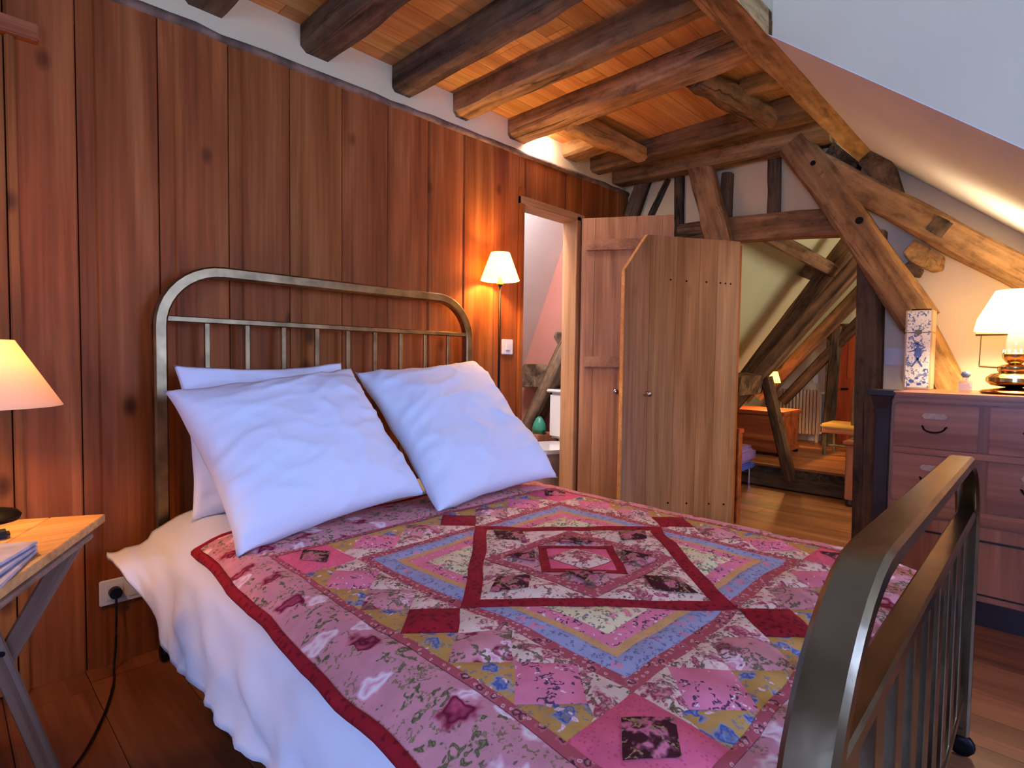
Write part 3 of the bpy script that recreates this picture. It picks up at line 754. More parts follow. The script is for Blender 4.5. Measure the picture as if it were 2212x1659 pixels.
# ------------------------------------------------------------------ patchwork quilt
rose, wine, maroon = lin(214,110,146), lin(150,40,60), lin(70,24,34)
FB = {
 'wine': floral('wine_cotton', lin(142,28,42), [(70, .45, lin(100,18,34), lin(122,24,38), 1, .5)], .10),
 'redprint': floral('red_print_cotton', lin(166,80,90), [(34, .42, lin(50,28,44), lin(206,120,130), .6, .55), (70, .4, lin(216,166,168), lin(140,60,76), .5, .6)]),
 'blue': floral('pale_blue_print', lin(150,156,192), [(30, .40, lin(206,130,150), lin(176,140,180), 1.2, .35), (70, .34, lin(98,104,148), lin(120,120,164), 2.0, .65)]),
 'tan': floral('tan_cotton', lin(200,156,108), [(90, .3, lin(190,140,96), lin(196,150,100), .5, .5)]),
 'pink': floral('pink_sprig_cotton', lin(212,124,152), [(24, .24, lin(66,46,70), lin(120,76,104), 3.2, .75), (48, .16, lin(240,224,230), lin(226,190,206), 1, .35)]),
 'hot': floral('bright_pink_cotton', lin(212,98,128), [(120, .3, lin(194,80,110), lin(202,88,118), .4, .5)]),
 'pale': floral('cream_flower_sprig', lin(214,206,168), [(28, .40, lin(206,118,130), lin(220,160,160), 1.6, .5), (40, .34, lin(104,112,88), lin(140,140,110), 2.6, .65), (70, .26, lin(110,112,136), lin(150,150,150), 1, .4)]),
 'cream': floral('cream_rose_cotton', lin(216,194,182), [(17, .46, lin(140,46,72), lin(206,140,148), 2.0, .6), (28, .40, lin(96,76,62), lin(150,124,104), 3.4, .6), (50, .30, lin(180,100,116), lin(204,150,148), 2, .55)]),
 'mustard': floral('mustard_cotton', lin(184,142,78), [(19, .40, lin(60,80,150), lin(136,152,190), 1.2, .6), (44, .32, lin(112,116,136), lin(160,134,106), 2.2, .65), (30, .2, lin(226,206,214), lin(200,150,160), 1, .3)]),
 'dark': floral('dark_brown_rose', lin(66,28,32), [(18, .48, lin(200,112,136), lin(150,80,96), 2.0, .7), (34, .40, lin(166,134,98), lin(120,94,68), 3.0, .65)]),
 'rose': floral('rose_bouquet_cotton', lin(200,138,150), [(14, .50, lin(110,22,46), lin(186,92,120), 2.0, .5), (15, .44, lin(228,200,210), lin(190,124,148), 1.6, .4), (25, .44, lin(94,84,62), lin(146,126,106), 3.6, .6)]),
 'border': floral('pink_rose_border', lin(196,136,150), [(30, .36, lin(124,104,80), lin(166,132,118), 3.6, .45), (17, .40, lin(80,78,54), lin(140,126,98), 4.0, .42), (11, .34, lin(236,214,222), lin(200,136,164), .9, .34), (10.5, .34, lin(96,18,40), lin(186,80,112), 1.1, .36)]),
}
quilt = thing('quilt', 'patchwork quilt in pinks, blue and mustard with wine red diamond frame, spread on the bed', 'quilt', (QC.x, QC.y, .49))
def clip(poly, a, b, c):       # keep a*x+b*y <= c
    out = []
    for i in range(len(poly)):
        p, q = poly[i], poly[(i+1) % len(poly)]
        dp, dq = a*p[0]+b*p[1]-c, a*q[0]+b*q[1]-c
        if dp <= 1e-9: out.append(p)
        if (dp < -1e-9 and dq > 1e-9) or (dp > 1e-9 and dq < -1e-9):
            t = dp/(dp-dq); out.append((p[0]+(q[0]-p[0])*t, p[1]+(q[1]-p[1])*t))
    return out
def qdist(p, poly):
    d = 9
    for i in range(len(poly)):
        a, b = Vector(poly[i]), Vector(poly[(i+1) % len(poly)]); ab = b-a; l = ab.length
        if l < 1e-6: continue
        d = min(d, abs(ab.x*(p[1]-a.y)-ab.y*(p[0]-a.x))/l)
    return d
def warp(x, y):
    sh = .05*ss((-x-.45)/.28)*max(-1, min(1, y/.8))
    return x+sh+.014*noise.noise((x*2.6, y*2.6, 21))+.006*noise.noise((x*8, y*8, 41)), y+.014*noise.noise((x*2.6, y*2.6, 31))+.006*noise.noise((x*8, y*8, 51))
def qz(x, y): return bedz(x, y)+.006
def patch(poly, fab, lift=0, name='patch', step=.025, puff=.008):
    if len(poly) < 3: return
    bm = bmesh.new(); vs_ = [bm.verts.new((p[0], p[1], 0)) for p in poly]
    try: bm.faces.new(vs_)
    except ValueError: bm.free(); return
    xs = [p[0] for p in poly]; ys = [p[1] for p in poly]
    for ax, lo, hi in ((0, min(xs), max(xs)), (1, min(ys), max(ys))):
        k = math.ceil(lo/step)
        while k*step < hi:
            co = [0, 0, 0]; co[ax] = k*step; no = [0, 0, 0]; no[ax] = 1
            bmesh.ops.bisect_plane(bm, geom=bm.verts[:]+bm.edges[:]+bm.faces[:], plane_co=co, plane_no=no, dist=1e-6); k += 1
    for v in bm.verts:
        p = (v.co.x, v.co.y); d = qdist(p, poly)
        wx, wy = warp(*p); X, Y = QC.x+wx, QC.y+wy
        v.co = (X, Y, qz(X, Y)+lift+puff*ss(d/.03))
    bmesh.ops.recalc_face_normals(bm, faces=bm.faces)
    if bm.faces and bm.faces[:][0].normal.z < 0: bmesh.ops.reverse_faces(bm, faces=bm.faces[:])
    me = bpy.data.meshes.new(name); bm.to_mesh(me); bm.free()
    return link(name, me, FB[fab], quilt, 'all')
def rot(p, k):
    for _ in range(k): p = (-p[1], p[0])
    return p
def four(poly, fab, lift=0):
    for k in range(4):
        patch([rot(p, k) for p in poly], fab if isinstance(fab, str) else fab[k], lift)
C = .43
tri = [(C, 0), (C, C), (0, C)]
bands = [('redprint', .028), ('blue', .046), ('tan', .02), ('pink', .038)]
d0 = 0
for fab, w in bands:
    a = clip(clip(clip(tri, 1, 0, C-d0), -1, 0, -(C-d0-w)), -1, 1, 0); four(a, fab)
    b = clip(clip(clip(tri, 0, 1, C-d0), 0, -1, -(C-d0-w)), 1, -1, 0); four(b, fab)
    d0 += w
four(clip(clip(tri, 1, 0, C-d0), 0, 1, C-d0), 'pale')
D0, D1 = C, C-.058
four([(D0, 0), (0, D0), (0, D1), (D1, 0)], 'wine', .001)
S2 = D1/2
# tips of the diamond: cream with a dark rose diamond
four([(D1, 0), (S2, S2), (S2, -S2)], 'cream')
four([(D1-.03, 0), (S2+.078, .055), (S2+.012, 0), (S2+.078, -.055)], 'dark', .0095)
s3 = S2-.032
four([(S2, S2), (-S2, S2), (-s3, s3), (s3, s3)], 'redprint', .001)
four([(s3, 0), (s3, s3), (0, s3)], 'rose')
four([(s3-.012, s3-.012), (s3*.5+.05, s3*.5-.03), (s3*.5+.01, s3*.5+.01), (s3*.5-.03, s3*.5+.05)], 'dark', .0095)
e0, e1 = s3, s3-.034
four([(e0, 0), (0, e0), (0, e1), (e1, 0)], 'wine', .001)
g = .062
four([(e1, 0), (g, g*.98), (g, -g*.98)] if e1 > g else [(e1, 0), (g, .01), (g, -.01)], 'hot')
four([(g, g), (e1*.52, e1*.48), (g, e1-g)], 'mustard')
patch([(-g, -g), (g, -g), (g, g), (-g, g)], 'cream', .001)
# field strips round the square
h_ = .08
def strip_poly(pts, k): return [rot((C+b, a), k) for a, b in pts]
for k in range(4):
    for sgn in (1, -1):
        def P_(pts, fab, lift=0):
            q = [(sgn*a, b) for a, b in pts]; q = clip(clip(q, 1, 0, C), -1, 0, C)
            patch(strip_poly(q, k), fab, lift)
        P_([(0, 0), (2*h_, 0), (h_, h_)], 'cream'); P_([(0, 2*h_), (2*h_, 2*h_), (h_, h_)], 'mustard')
        P_([(2*h_, 0), (3*h_, h_), (2*h_, 2*h_), (h_, h_)], 'rose')
        P_([(2*h_, 0), (4*h_, 0), (3*h_, h_)], 'cream'); P_([(2*h_, 2*h_), (4*h_, 2*h_), (3*h_, h_)], 'mustard')
        P_([(4*h_, 0), (5*h_, h_), (4*h_, 2*h_), (3*h_, h_)], 'pink')
        P_([(4*h_, 0), (5.4*h_, 0), (5.4*h_, h_*1.4), (5*h_, h_)], 'cream'); P_([(4*h_, 2*h_), (5.4*h_, 2*h_), (5.4*h_, h_*.6), (5*h_, h_)], 'mustard')
    patch(strip_poly([(0, 0), (h_, h_), (0, 2*h_), (-h_, h_)], k), 'wine', .001)
    o_ = C+2*h_; mid = C+h_
    patch([rot(p, k) for p in ((C, C), (o_, C), (o_, o_), (C, o_))], 'hot')
    patch([rot(p, k) for p in ((C+.018, mid), (mid, C+.03), (o_-.018, mid), (mid, o_-.03))], 'dark', .0095)
# narrow frame line and wide rose border
fi, fo = C+2*h_, C+2*h_+.018
four([(fi, fi), (-fi, fi), (-fo, fo), (fo, fo)], 'redprint', .001)
bx0, bx1, by0, by1 = -.735, .735, -.675, .86
patch([(fo, fo), (-fo, fo), (bx0, by1), (bx1, by1)], 'border'); patch([(-fo, -fo), (fo, -fo), (bx1, by0), (bx0, by0)], 'border')
patch([(-fo, fo), (-fo, -fo), (bx0, by0), (bx0, by1)], 'border'); patch([(fo, -fo), (fo, fo), (bx1, by1), (bx1, by0)], 'border')
# wine binding round the edge, and the padding underneath
bw = .018; R = []
path = []
for (a, b) in (((bx0, by1), (bx0, by0)), ((bx0, by0), (bx1, by0)), ((bx1, by0), (bx1, by1)), ((bx1, by1), (bx0, by1))):
    for i in range(40): path.append((a[0]+(b[0]-a[0])*i/40, a[1]+(b[1]-a[1])*i/40))
for (x, y) in path:
    sx = 1 if x > 0 else -1
    ox = (1 if x >= bx1-1e-6 else -1 if x <= bx0+1e-6 else 0); oy = (1 if y >= by1-1e-6 else -1 if y <= by0+1e-6 else 0)
    ring = []
    for t, dz in ((0, .003), (bw*.6, .005), (bw, -.001), (bw, -.010), (0, -.012)):
        wx, wy = warp(x, y); X, Y = QC.x+wx+ox*t, QC.y+wy+oy*t
        ring.append((X, Y, qz(X, Y)+dz))
    R.append(ring)
MB().rings(R, closed=True).build('binding', FB['wine'], quilt, smooth='all')
vq, fq = [], []
nq = 44
for j in range(nq+1):
    for i in range(nq+1):
        x, y = bx0+(bx1-bx0)*i/nq, by0+(by1-by0)*j/nq; wx, wy = warp(x, y); X, Y = QC.x+wx, QC.y+wy; vq.append((X, Y, qz(X, Y)-.004))
for j in range(nq):
    for i in range(nq): a = j*(nq+1)+i; fq.append((a, a+1, a+nq+2, a+nq+1))
me = bpy.data.meshes.new('padding'); me.from_pydata(vq, [], fq); o = link('padding', me, FB['hot'], quilt, 'all')
sd = o.modifiers.new('thickness', 'SOLIDIFY'); sd.thickness = .006; sd.offset = -1

# ================================================================== LEFT SIDE: folding table, lamp, magazines, socket
TZ = .65
c0 = onZ(228, 1110, TZ); e1_ = Vector((-.4614, -.8872, 0)); e2_ = Vector((-.8872, .4614, 0))
tb = thing('folding_table', 'pale pine folding side table with crossed legs beside the bed', 'table', (c0+e1_*.3+e2_*.25).xy.to_3d())
for i in range(4):
    a, b = i*.115+.0006, (i+1)*.115-.0006
    MB().prism([c0+e2_*a, c0+e2_*b, c0+e2_*b+e1_*.60, c0+e2_*a+e1_*.60], (0, 0, -.02)).build('top_board', M['pine'], tb, bevel=.002, seg=1)
def tleg(s0, z0, s1, z1, off, base, ph):
    p = base+ph*s0; q = base+ph*s1
    n_ = Vector((-ph.y, ph.x, 0))
    a, b = Vector((p.x, p.y, z0))+n_*off, Vector((q.x, q.y, z1))+n_*off
    beam('leg', a, b, .020, .042, M['pine_leg'], tb, up=n_.cross((b-a).normalized()), seg=2, wob=0, ch=.003)
M['pine_leg'] = wood('grey_pine_leg', lin(120,86,66), lin(152,112,88), lin(176,136,108), 'x', .55, var=.04)
ph = Vector((math.cos(math.radians(-33)), math.sin(math.radians(-33)), 0))
pb = onZ(165, 1160, TZ-.03)
for k in (0, 1):
    base = pb+e1_*(.46*k)
    tleg(0.0, TZ-.022, -.335, .0, .012, base, ph)
    tleg(-.245, TZ-.022, -.035, .0, -.012, base, ph)
q0 = pb+ph*(-.14); n_ = Vector((-ph.y, ph.x, 0))
MB().lathe([(.006, 0), (.006, .004)], Vector((q0.x, q0.y, .365))-n_*.025, 10, axis='y').build('screw', M['iron'], tb)
q1 = pb+ph*.02
MB().tube([Vector((q1.x, q1.y, TZ-.035))-e1_*.02, Vector((q1.x, q1.y, TZ-.035))+e1_*.5], .008).build('cross_bar', M['pine_leg'], tb)

lc = onZ(-34, 1126, TZ)
lp = thing('table_lamp', 'small lamp with parchment cone shade on the pine folding table', 'lamp', (lc.x, lc.y, TZ))
MB().lathe([(.065, 0), (.068, .008), (.06, .018), (.02, .03), (.014, .06), (.02, .10), (.013, .14), (.011, .26)], (lc.x, lc.y, TZ), 24).build('base', M['iron'], lp, smooth=True)
def dpt(p): return (Vector(p)-CAM).dot(fw)
kz = dpt((lc.x, lc.y, .95))/F
zT, zB = .95+(0)*kz, 0
pT, pB = ray(-34, 733), ray(-34, 878)
zT = CH+pT.z*(lc.y/pT.y); zB = CH+pB.z*(lc.y/pB.y)
rB, rT = .152, .062
MB().rings([[(lc.x+r*math.cos(a), lc.y+r*math.sin(a), z) for a in [i*math.pi/24 for i in range(48)]] for r, z in ((rB, zB), (rT, zT), (rT-.002, zT), (rB-.002, zB))], closed=True).build('shade', M['shade_left'], lp, smooth=True)
MB().tube([(lc.x, lc.y, TZ+.25), (lc.x, lc.y, zB+.05)], .012).build('bulb_holder', M['brass_hi'], lp)
bulb('lamp_bulb_left', (lc.x, lc.y, zB+(zT-zB)*.7), 5.0, WARM)

mg0 = onZ(82, 1172, TZ+.02)
for i, (dz, ang, lab) in enumerate(((0, 8, 'glossy magazine at the bottom of the small stack on the folding table'), (.008, 3, 'glossy magazine in the middle of the small stack on the folding table'), (.016, -2, 'pale glossy magazine on top of the small stack on the folding table'))):
    a = math.radians(ang); ea = Matrix.Rotation(a, 3, 'Z') @ e1_; eb = Matrix.Rotation(a, 3, 'Z') @ e2_
    p0 = Vector((mg0.x, mg0.y, TZ+.001+dz))
    o = tag(MB().prism([p0, p0+ea*.28, p0+ea*.28+eb*.20, p0+eb*.20], (0, 0, .0065)).build('magazine', M['paper'], None, bevel=.0015, seg=1), lab, 'magazine', 'magazines on the folding table')
gx = onZ(-2, 1165, TZ)
tag(MB().box(gx.x-.04, gx.x+.018, gx.y-.01, gx.y+.03, TZ+.0, TZ+.016).build('spectacle_case', M['black'], None, bevel=.006), 'small dark case lying behind the magazines on the folding table', 'case')

# wall socket and lamp cord
so = thing('wall_socket', 'white double wall socket low on the panelling beside the bed', 'socket', (.43, WY, .25))
pl_ = MB().box(.363, .505, WY-.010, WY, .208, .293).build('plate', M['white_plastic'], so, bevel=.003)
for cx_ in (.405, .47):
    MB().box(cx_-.026, cx_+.026, WY-.013, WY-.009, .223, .278).build('insert', M['white_plastic'], pl_, bevel=.002)
    MB().lathe([(.019, -.0145), (.019, -.012)], (cx_, WY, .25), 20, axis='y').build('socket_well', M['black'] if cx_ < .43 else M['white_plastic'], pl_)
co = thing('power_cord', 'black power cord with plug hanging from the wall socket to the floor', 'cord', (.40, WY-.05, .0))
MB().lathe([(.0185, -.034), (.0185, -.015)], (.405, WY, .25), 18, axis='y').build('plug', M['black'], co, smooth=True)
cp = [Vector((.405, WY-.03, .245)), Vector((.402, WY-.045, .18)), Vector((.398, WY-.05, .08)), Vector((.39, WY-.06, .012)), Vector((.37, WY-.16, .006)), Vector((.31, WY-.34, .006)), Vector((.22, WY-.52, .006)), Vector((.10, WY-.62, .006)), Vector((-.05, WY-.66, .006))]
sm = []
for i in range(len(cp)-1):
    p0, p1, p2, p3 = cp[max(i-1, 0)], cp[i], cp[i+1], cp[min(i+2, len(cp)-1)]
    for k in range(6):
        t = k/6; sm.append(.5*((2*p1)+(-p0+p2)*t+(2*p0-5*p1+4*p2-p3)*t*t+(-p0+3*p1-3*p2+p3)*t**3))
MB().tube(sm+[cp[-1]], .0035, 6).build('cable', M['black'], co, smooth='all')

# ================================================================== floor lamp and switch by the bathroom door
fc = onY(1079, 700, 2.13)
flp = thing('floor_lamp', 'thin dark floor lamp with lit cream cone shade beside the bathroom door', 'lamp', (fc.x, fc.y, 0))
MB().lathe([(.11, 0), (.112, .008), (.10, .016), (.02, .024), (.012, .04)], (fc.x, fc.y, 0), 24).build('base', M['iron'], flp, smooth=True)
zb = onY(1079, 606, 2.13).z; zt = onY(1079, 546, 2.13).z
MB().tube([(fc.x, fc.y, .03), (fc.x, fc.y, zb-.02)], .0065, 10).build('pole', M['iron'], flp, smooth='all')
MB().lathe([(.010, 0), (.018, .008), (.018, .02), (.011, .03), (.011, .075)], (fc.x, fc.y, zb-.03), 14).build('bulb_holder', M['brass_dark'], flp, smooth=True)
rb_, rt_ = .103, .050
MB().rings([[(fc.x+r*(1+.012*(i % 2))*math.cos(2*math.pi*i/96), fc.y+r*(1+.012*(i % 2))*math.sin(2*math.pi*i/96), z) for i in range(96)] for r, z in ((rb_, zb), (rt_, zt), (rt_-.002, zt), (rb_-.002, zb))], closed=True).build('shade', M['shade'], flp)
bulb('floor_lamp_bulb', (fc.x, fc.y, zb+.075), 16.0, WARM)
sw = thing('light_switch', 'white light switch on the panelling behind the floor lamp', 'switch', (2.285, WY, 1.12))
MB().box(2.240, 2.328, WY-.010, WY, 1.082, 1.168).build('plate', M['white_plastic'], sw, bevel=.003)
MB().box(2.268, 2.300, WY-.014, WY-.009, 1.105, 1.145).build('rocker', M['white_plastic'], sw, bevel=.002)

# ================================================================== DRESSER
DX0, DX1, DTOP = 2.90, 3.46, .935
DY1, DY0 = .553, -.55
dr = thing('dresser', 'mahogany chest of drawers with dark corner post and iron pulls', 'dresser', ((DX0+DX1)/2, 0, 0))
MB().box(DX0+.012, DX1, DY0, DY1-.005, .10, .905).build('body', M['mahog_z'], dr, bevel=.003)
MB().box(DX0+.02, DX1, DY0+.02, DY1-.03, .0, .10).build('plinth', M['ebony'], dr)
MB().box(DX0-.018, DX1, DY0-.02, .492, .912, DTOP).build('top', M['mahog'], dr, bevel=.005)
MB().box(DX0-.006, DX1, DY0-.01, .492, .895, .912).build('cornice', M['mahog'], dr, bevel=.004)
# corner post with flared capital
R = []
for z, e in ((.0, .0), (.80, .0), (.86, .004), (.895, .014), (.918, .020)):
    R.append([(DX0-.012-e, .498-e*.3, z), (DX0-.012-e, .553+e, z), (DX0+.06, .553+e, z), (DX0+.06, .498, z)])
MB().rings(R).build('corner_post', M['ebony'], dr, bevel=.003, seg=1)
MB().box(DX0-.045, DX0+.12, .478, .590, .918, .940).build('post_cap', M['ebony'], dr, bevel=.006)
cols = [(.488, .200), (.170, -.118), (-.148, -.436)]
rows = [(.700, .890), (.470, .672)]
for ci, (y1, y0) in enumerate(cols):
    for ri, (z0, z1) in enumerate(rows):
        dw = MB().box(DX0-.002, DX0+.30, y0+.002, y1-.002, z0+.002, z1-.002).build('drawer', M['mahog'], dr, bevel=.003)
        # dark shadow gap behind the drawer front
        ym = (y0+y1)/2; zl = z1-.052
        pts = [(-.043, 0), (-.034, .012), (.034, .012), (.043, 0), (.034, -.012), (-.034, -.012)]
        MB().prism([(DX0-.003, ym+a, zl+b) for a, b in pts], (-.004, 0, 0)).build('label_holder', M['brass_lab'] if 'brass_lab' in M else M.setdefault('brass_lab', plain('pale_brass_label', lin(206,170,140), .5, .2, nscale=60, namp=.12)), dw)
        hz = z1-.098; hp = []
        for i in range(13):
            a = math.pi*i/12; hp.append((DX0-.008-.020*math.sin(a), ym+.037*math.cos(a), hz-.020*math.sin(a)))
        MB().tube([(DX0-.003, ym+.042, hz+.003)]+hp+[(DX0-.003, ym-.042, hz+.003)], .0035, 8).build('pull', M['iron'], dw, smooth='all')
for ci, (y1, y0) in enumerate(((.488, -.118), (-.148, -.52))):
    dd_ = MB().box(DX0+.004, DX0+.03, y0+.002, y1-.002, .105, .405).build('lower_door', M['mahog_z'], dr, bevel=.003)
    a0, a1, b0, b1 = y0+.05, y1-.05, .135, .345
    for q in ((a0-.006, a0, b0, b1), (a1, a1+.006, b0, b1), (a0-.006, a1+.006, b0-.006, b0), (a0-.006, a1+.006, b1, b1+.008)):
        MB().box(DX0-.002, DX0+.006, q[0], q[1], q[2], q[3]).build('bead', M['ebony'], dd_)
MB().box(DX0-.004, DX0+.03, DY0, .492, .410, .462).build('rail', M['mahog'], dr, bevel=.004)
MB().box(DX0-.002, DX0+.03, DY0, .492, .674, .698).build('rail', M['mahog'], dr, bevel=.003)

# blue and white tin
M['tinface'] = floral('blue_white_scene', lin(206,214,230), [(34, .36, lin(70,94,160), lin(110,130,184), 2.4, .55), (18, .30, lin(74,98,164), lin(150,166,206), 2.8, .5), (55, .25, lin(70,90,150), lin(130,150,196), 1.5, .5)])
nt_ = M['tinface'].node_tree
for nd in nt_.nodes:
    if nd.type == 'MAPPING': nd.inputs['Scale'].default_value = (0, 1, 1); nd.inputs['Rotation'].default_value = (0, math.radians(90), 0)
M['tinside'] = plain('pale_wood_tin_side', lin(206,176,140), .5)
bxy0, bxy1, bx_0, bx_1 = .408, .515, 3.25, 3.36
tin = thing('storage_tin', 'tall blue and white painted tin box standing on the dresser', 'box', (3.31, .46, DTOP))
MB().box(bx_0, bx_1, bxy0, bxy1, DTOP, 1.205).build('body', M['tinside'], tin, bevel=.003)
MB().box(bx_0, bx_1, bxy0, bxy1, 1.207, 1.312).build('lid', M['tinside'], tin, bevel=.003)
MB().box(bx_0-.0015, bx_0+.002, bxy0+.008, bxy1-.008, DTOP+.01, 1.2035).build('painted_front', M['tinface'], tin)
MB().box(bx_0-.0015, bx_0+.002, bxy0+.008, bxy1-.008, 1.2085, 1.306).build('painted_lid_front', M['tinface'], tin)
MB().prism([(bx_0-.003, (bxy0+bxy1)/2+a, 1.207+b) for a, b in ((-.014, .012), (.014, .012), (.012, -.006), (0, -.018), (-.012, -.006))], (-.004, 0, 0)).build('clasp', M['brass_dark'], tin)
MB().tube([(bx_0+.02, bxy0+.01, 1.314), (bx_0+.02, bxy1-.02, 1.316)], .004).build('handle', M['iron'], tin)

# painted walking figure with a broad hat and a bough above
mbf = MB(); ymid = (bxy0+bxy1)/2; xf = bx_0-.0022
def blob(cy_, cz_, ry, rz_, n_=10, rot_=0):
    pts = []
    for i in range(n_):
        a = 2*math.pi*i/n_; u_, v_ = ry*math.cos(a), rz_*math.sin(a)
        pts.append((xf, ymid+cy_+u_*math.cos(rot_)-v_*math.sin(rot_), cz_+u_*math.sin(rot_)+v_*math.cos(rot_)))
    mbf.prism(pts, (.0006, 0, 0))
blob(.002, 1.150, .017, .004, rot_=.35); blob(.002, 1.157, .008, .007); blob(.001, 1.140, .006, .007)
for q in (((-.010, 1.132), (.012, 1.134), (.016, 1.095), (-.014, 1.095)), ((-.012, 1.095), (-.003, 1.095), (.022, 1.045), (.016, 1.042)), ((.004, 1.095), (.014, 1.095), (-.020, 1.040), (-.026, 1.044)), ((-.010, 1.128), (-.006, 1.122), (-.032, 1.112), (-.032, 1.116)), ((.010, 1.128), (.012, 1.122), (.030, 1.136), (.028, 1.140))):
    mbf.prism([(xf, ymid-a, b) for a, b in q], (.0006, 0, 0))
for a, b, r in ((-.03, 1.03, .007), (.02, .975, .012), (-.01, .962, .010), (.032, .958, .008), (-.03, .97, .007), (.0, .99, .008)): blob(a, b, r, r*.7, 8, a*20)
mbf.build('painted_figure', plain('blue_paint', lin(78,104,170), .5), tin)

# glass bottle
bo = thing('perfume_bottle', 'small clear glass bottle with blue stopper on the dresser', 'bottle', (3.12, .268, DTOP))
gm, nt, bs, out = newmat('clear_glass'); bs.inputs['Base Color'].default_value = (.93, .93, .96, 1); bs.inputs['Roughness'].default_value = .05; bs.inputs['Transmission Weight'].default_value = .75; bs.inputs['IOR'].default_value = 1.45
M['glass'] = gm
MB().box(3.105, 3.135, .245, .292, DTOP, .987).build('body', gm, bo, bevel=.005)
MB().lathe([(.010, 0), (.010, .012), (.007, .016)], (3.12, .268, .987), 12).build('neck', gm, bo)
MB().lathe([(.010, 0), (.016, .008), (.017, .016), (.012, .025), (.004, .03)], (3.12, .268, 1.0), 14).build('stopper', plain('blue_stopper', lin(120,140,170), .2), bo, smooth='all')
MB().box(3.1035, 3.105, .252, .285, .945, .975).build('paper_label', M['white_plastic'], bo)

# brass lamp on the dresser
bl = onX(2192, 800, 3.12); LX, LY = 3.12, bl.y
BLm = thing('brass_lamp', 'polished brass oil lamp converted to electric with glowing white shade on the dresser', 'lamp', (LX, LY, DTOP+.002))
MB().lathe([(.105, 0), (.112, .006), (.105, .014), (.075, .02), (.03, .026), (.02, .03)], (LX, LY, DTOP+.002), 32).build('base', M['brass_hi'], BLm, smooth=True)
MB().lathe([(.03, .028), (.075, .034), (.092, .05), (.092, .066), (.075, .082), (.05, .088), (.056, .096), (.056, .112), (.04, .12), (.022, .124)], (LX, LY, DTOP+.002), 32).build('font', M['brass_hi'], BLm, smooth=True)
MB().lathe([(.018, .122), (.03, .132), (.042, .150), (.044, .165), (.038, .172)], (LX, LY, DTOP+.002), 24).build('burner', M['brass_hi'], BLm, smooth=True)
for i in range(14):
    a = 2*math.pi*i/14; MB().box(LX+.039*math.cos(a)-.003, LX+.039*math.cos(a)+.003, LY+.039*math.sin(a)-.003, LY+.039*math.sin(a)+.003, DTOP+.168, DTOP+.186).build('gallery_prong', M['brass_hi'], BLm)
MB().lathe([(.026, .17), (.034, .20), (.03, .24), (.02, .28), (.018, .40)], (LX, LY, DTOP+.002), 20, cap=False).build('chimney', M['glass'], BLm, smooth='all')
zb2, zt2 = onX(2103, 716, 3.12).z, onX(2150, 630, 3.12).z
rb2 = abs(onX(2103, 716, 3.12).y-LY); rt2 = abs(onX(2150, 630, 3.12).y-LY)
MB().rings([[(LX+r*math.cos(2*math.pi*i/48), LY+r*math.sin(2*math.pi*i/48), z) for i in range(48)] for r, z in ((rb2, zb2), (rb2*.93, zb2+.05), (rt2, zt2), (rt2-.003, zt2), (rb2*.93-.003, zb2+.05), (rb2-.003, zb2))], closed=True).build('shade', M['shade_big'], BLm, smooth=True)
MB().tube([(LX+.0, LY+rb2-.008+.012*0, zb2-.012), (LX, LY+.05, zb2-.012), (LX, LY-.05, zb2-.012), (LX, LY-rb2+.008, zb2-.012)], .008).build('shade_carrier', M['brass_dark'], BLm)
MB().tube([(LX, LY+.115, DTOP+.115), (LX, LY+.112, zb2-.012)], .002).build('shade_rod', M['brass_dark'], BLm)
MB().tube([(LX, LY+.04, DTOP+.11), (LX, LY+.115, DTOP+.115)], .004).build('shade_arm', M['brass_dark'], BLm)
bulb('brass_lamp_bulb', (LX, LY, zb2+.07), 29, (1.0, .80, .52), .04)
s2 = thing('light_switch', 'white double light switch on plaster beside the oak post, left of the blue tin', 'switch', (3.52, .60, 1.095))
MB().box(3.506, 3.52, .535, .640, 1.050, 1.140).build('plate', M['white_plastic'], s2, bevel=.003)
MB().box(3.500, 3.507, .548, .612, 1.066, 1.124).build('rocker', M['white_plastic'], s2, bevel=.002)

# ================================================================== BATHROOM THINGS
to = thing('toilet', 'white toilet seen through the bathroom doorway', 'toilet', (3.3, 2.62, 0))
MB().box(3.36, 3.52, 2.42, 2.845, .44, .80).build('tank', M['porcelain'], to, bevel=.02, seg=3)
MB().box(3.345, 3.53, 2.41, 2.86, .80, .825).build('tank_lid', M['porcelain'], to, bevel=.008)
R = []
for z, k in ((0, .55), (.1, .52), (.22, .62), (.34, .92), (.395, 1.0)):
    R.append([(3.15+.24*k*math.cos(a)*(1.0 if math.cos(a) > 0 else 1.2), 2.63+.18*k*math.sin(a), z) for a in [i*math.pi/14 for i in range(28)]])
MB().rings(R).build('bowl', M['porcelain'], to, smooth='all')
MB().rings([[(3.15+.25*math.cos(a)*(1.0 if math.cos(a) > 0 else 1.2), 2.63+.19*math.sin(a), z) for a in [i*math.pi/14 for i in range(28)]] for z in (.397, .425)]).build('seat', M['porcelain'], to, smooth=True)
MB().box(3.36, 3.50, 2.50, 2.76, .0, .44).build('pedestal', M['porcelain'], to, bevel=.02)
bs_ = tag(MB().box(3.30, 3.54, 2.90, 3.12, 0, .46).build('wooden_ledge', M['mahog_z'], None, bevel=.006), 'dark wooden ledge box beside the toilet in the bathroom', 'box')
R = []
for z, k in ((0, 1), (.05, 1.08), (.10, .92), (.15, .55), (.17, .2)):
    R.append([(3.38+.05*k*math.cos(a)+.006*noise.noise((a*2, z*20, 0)), 2.955+.055*k*math.sin(a), .462+z*.8) for a in [i*math.pi/10 for i in range(20)]])
tag(MB().rings(R).build('plastic_bag', M['green_bag'], None, smooth='all'), 'crumpled green plastic bag beside the toilet tank', 'bag')

# ================================================================== FAR ROOM THINGS
ZS = .18
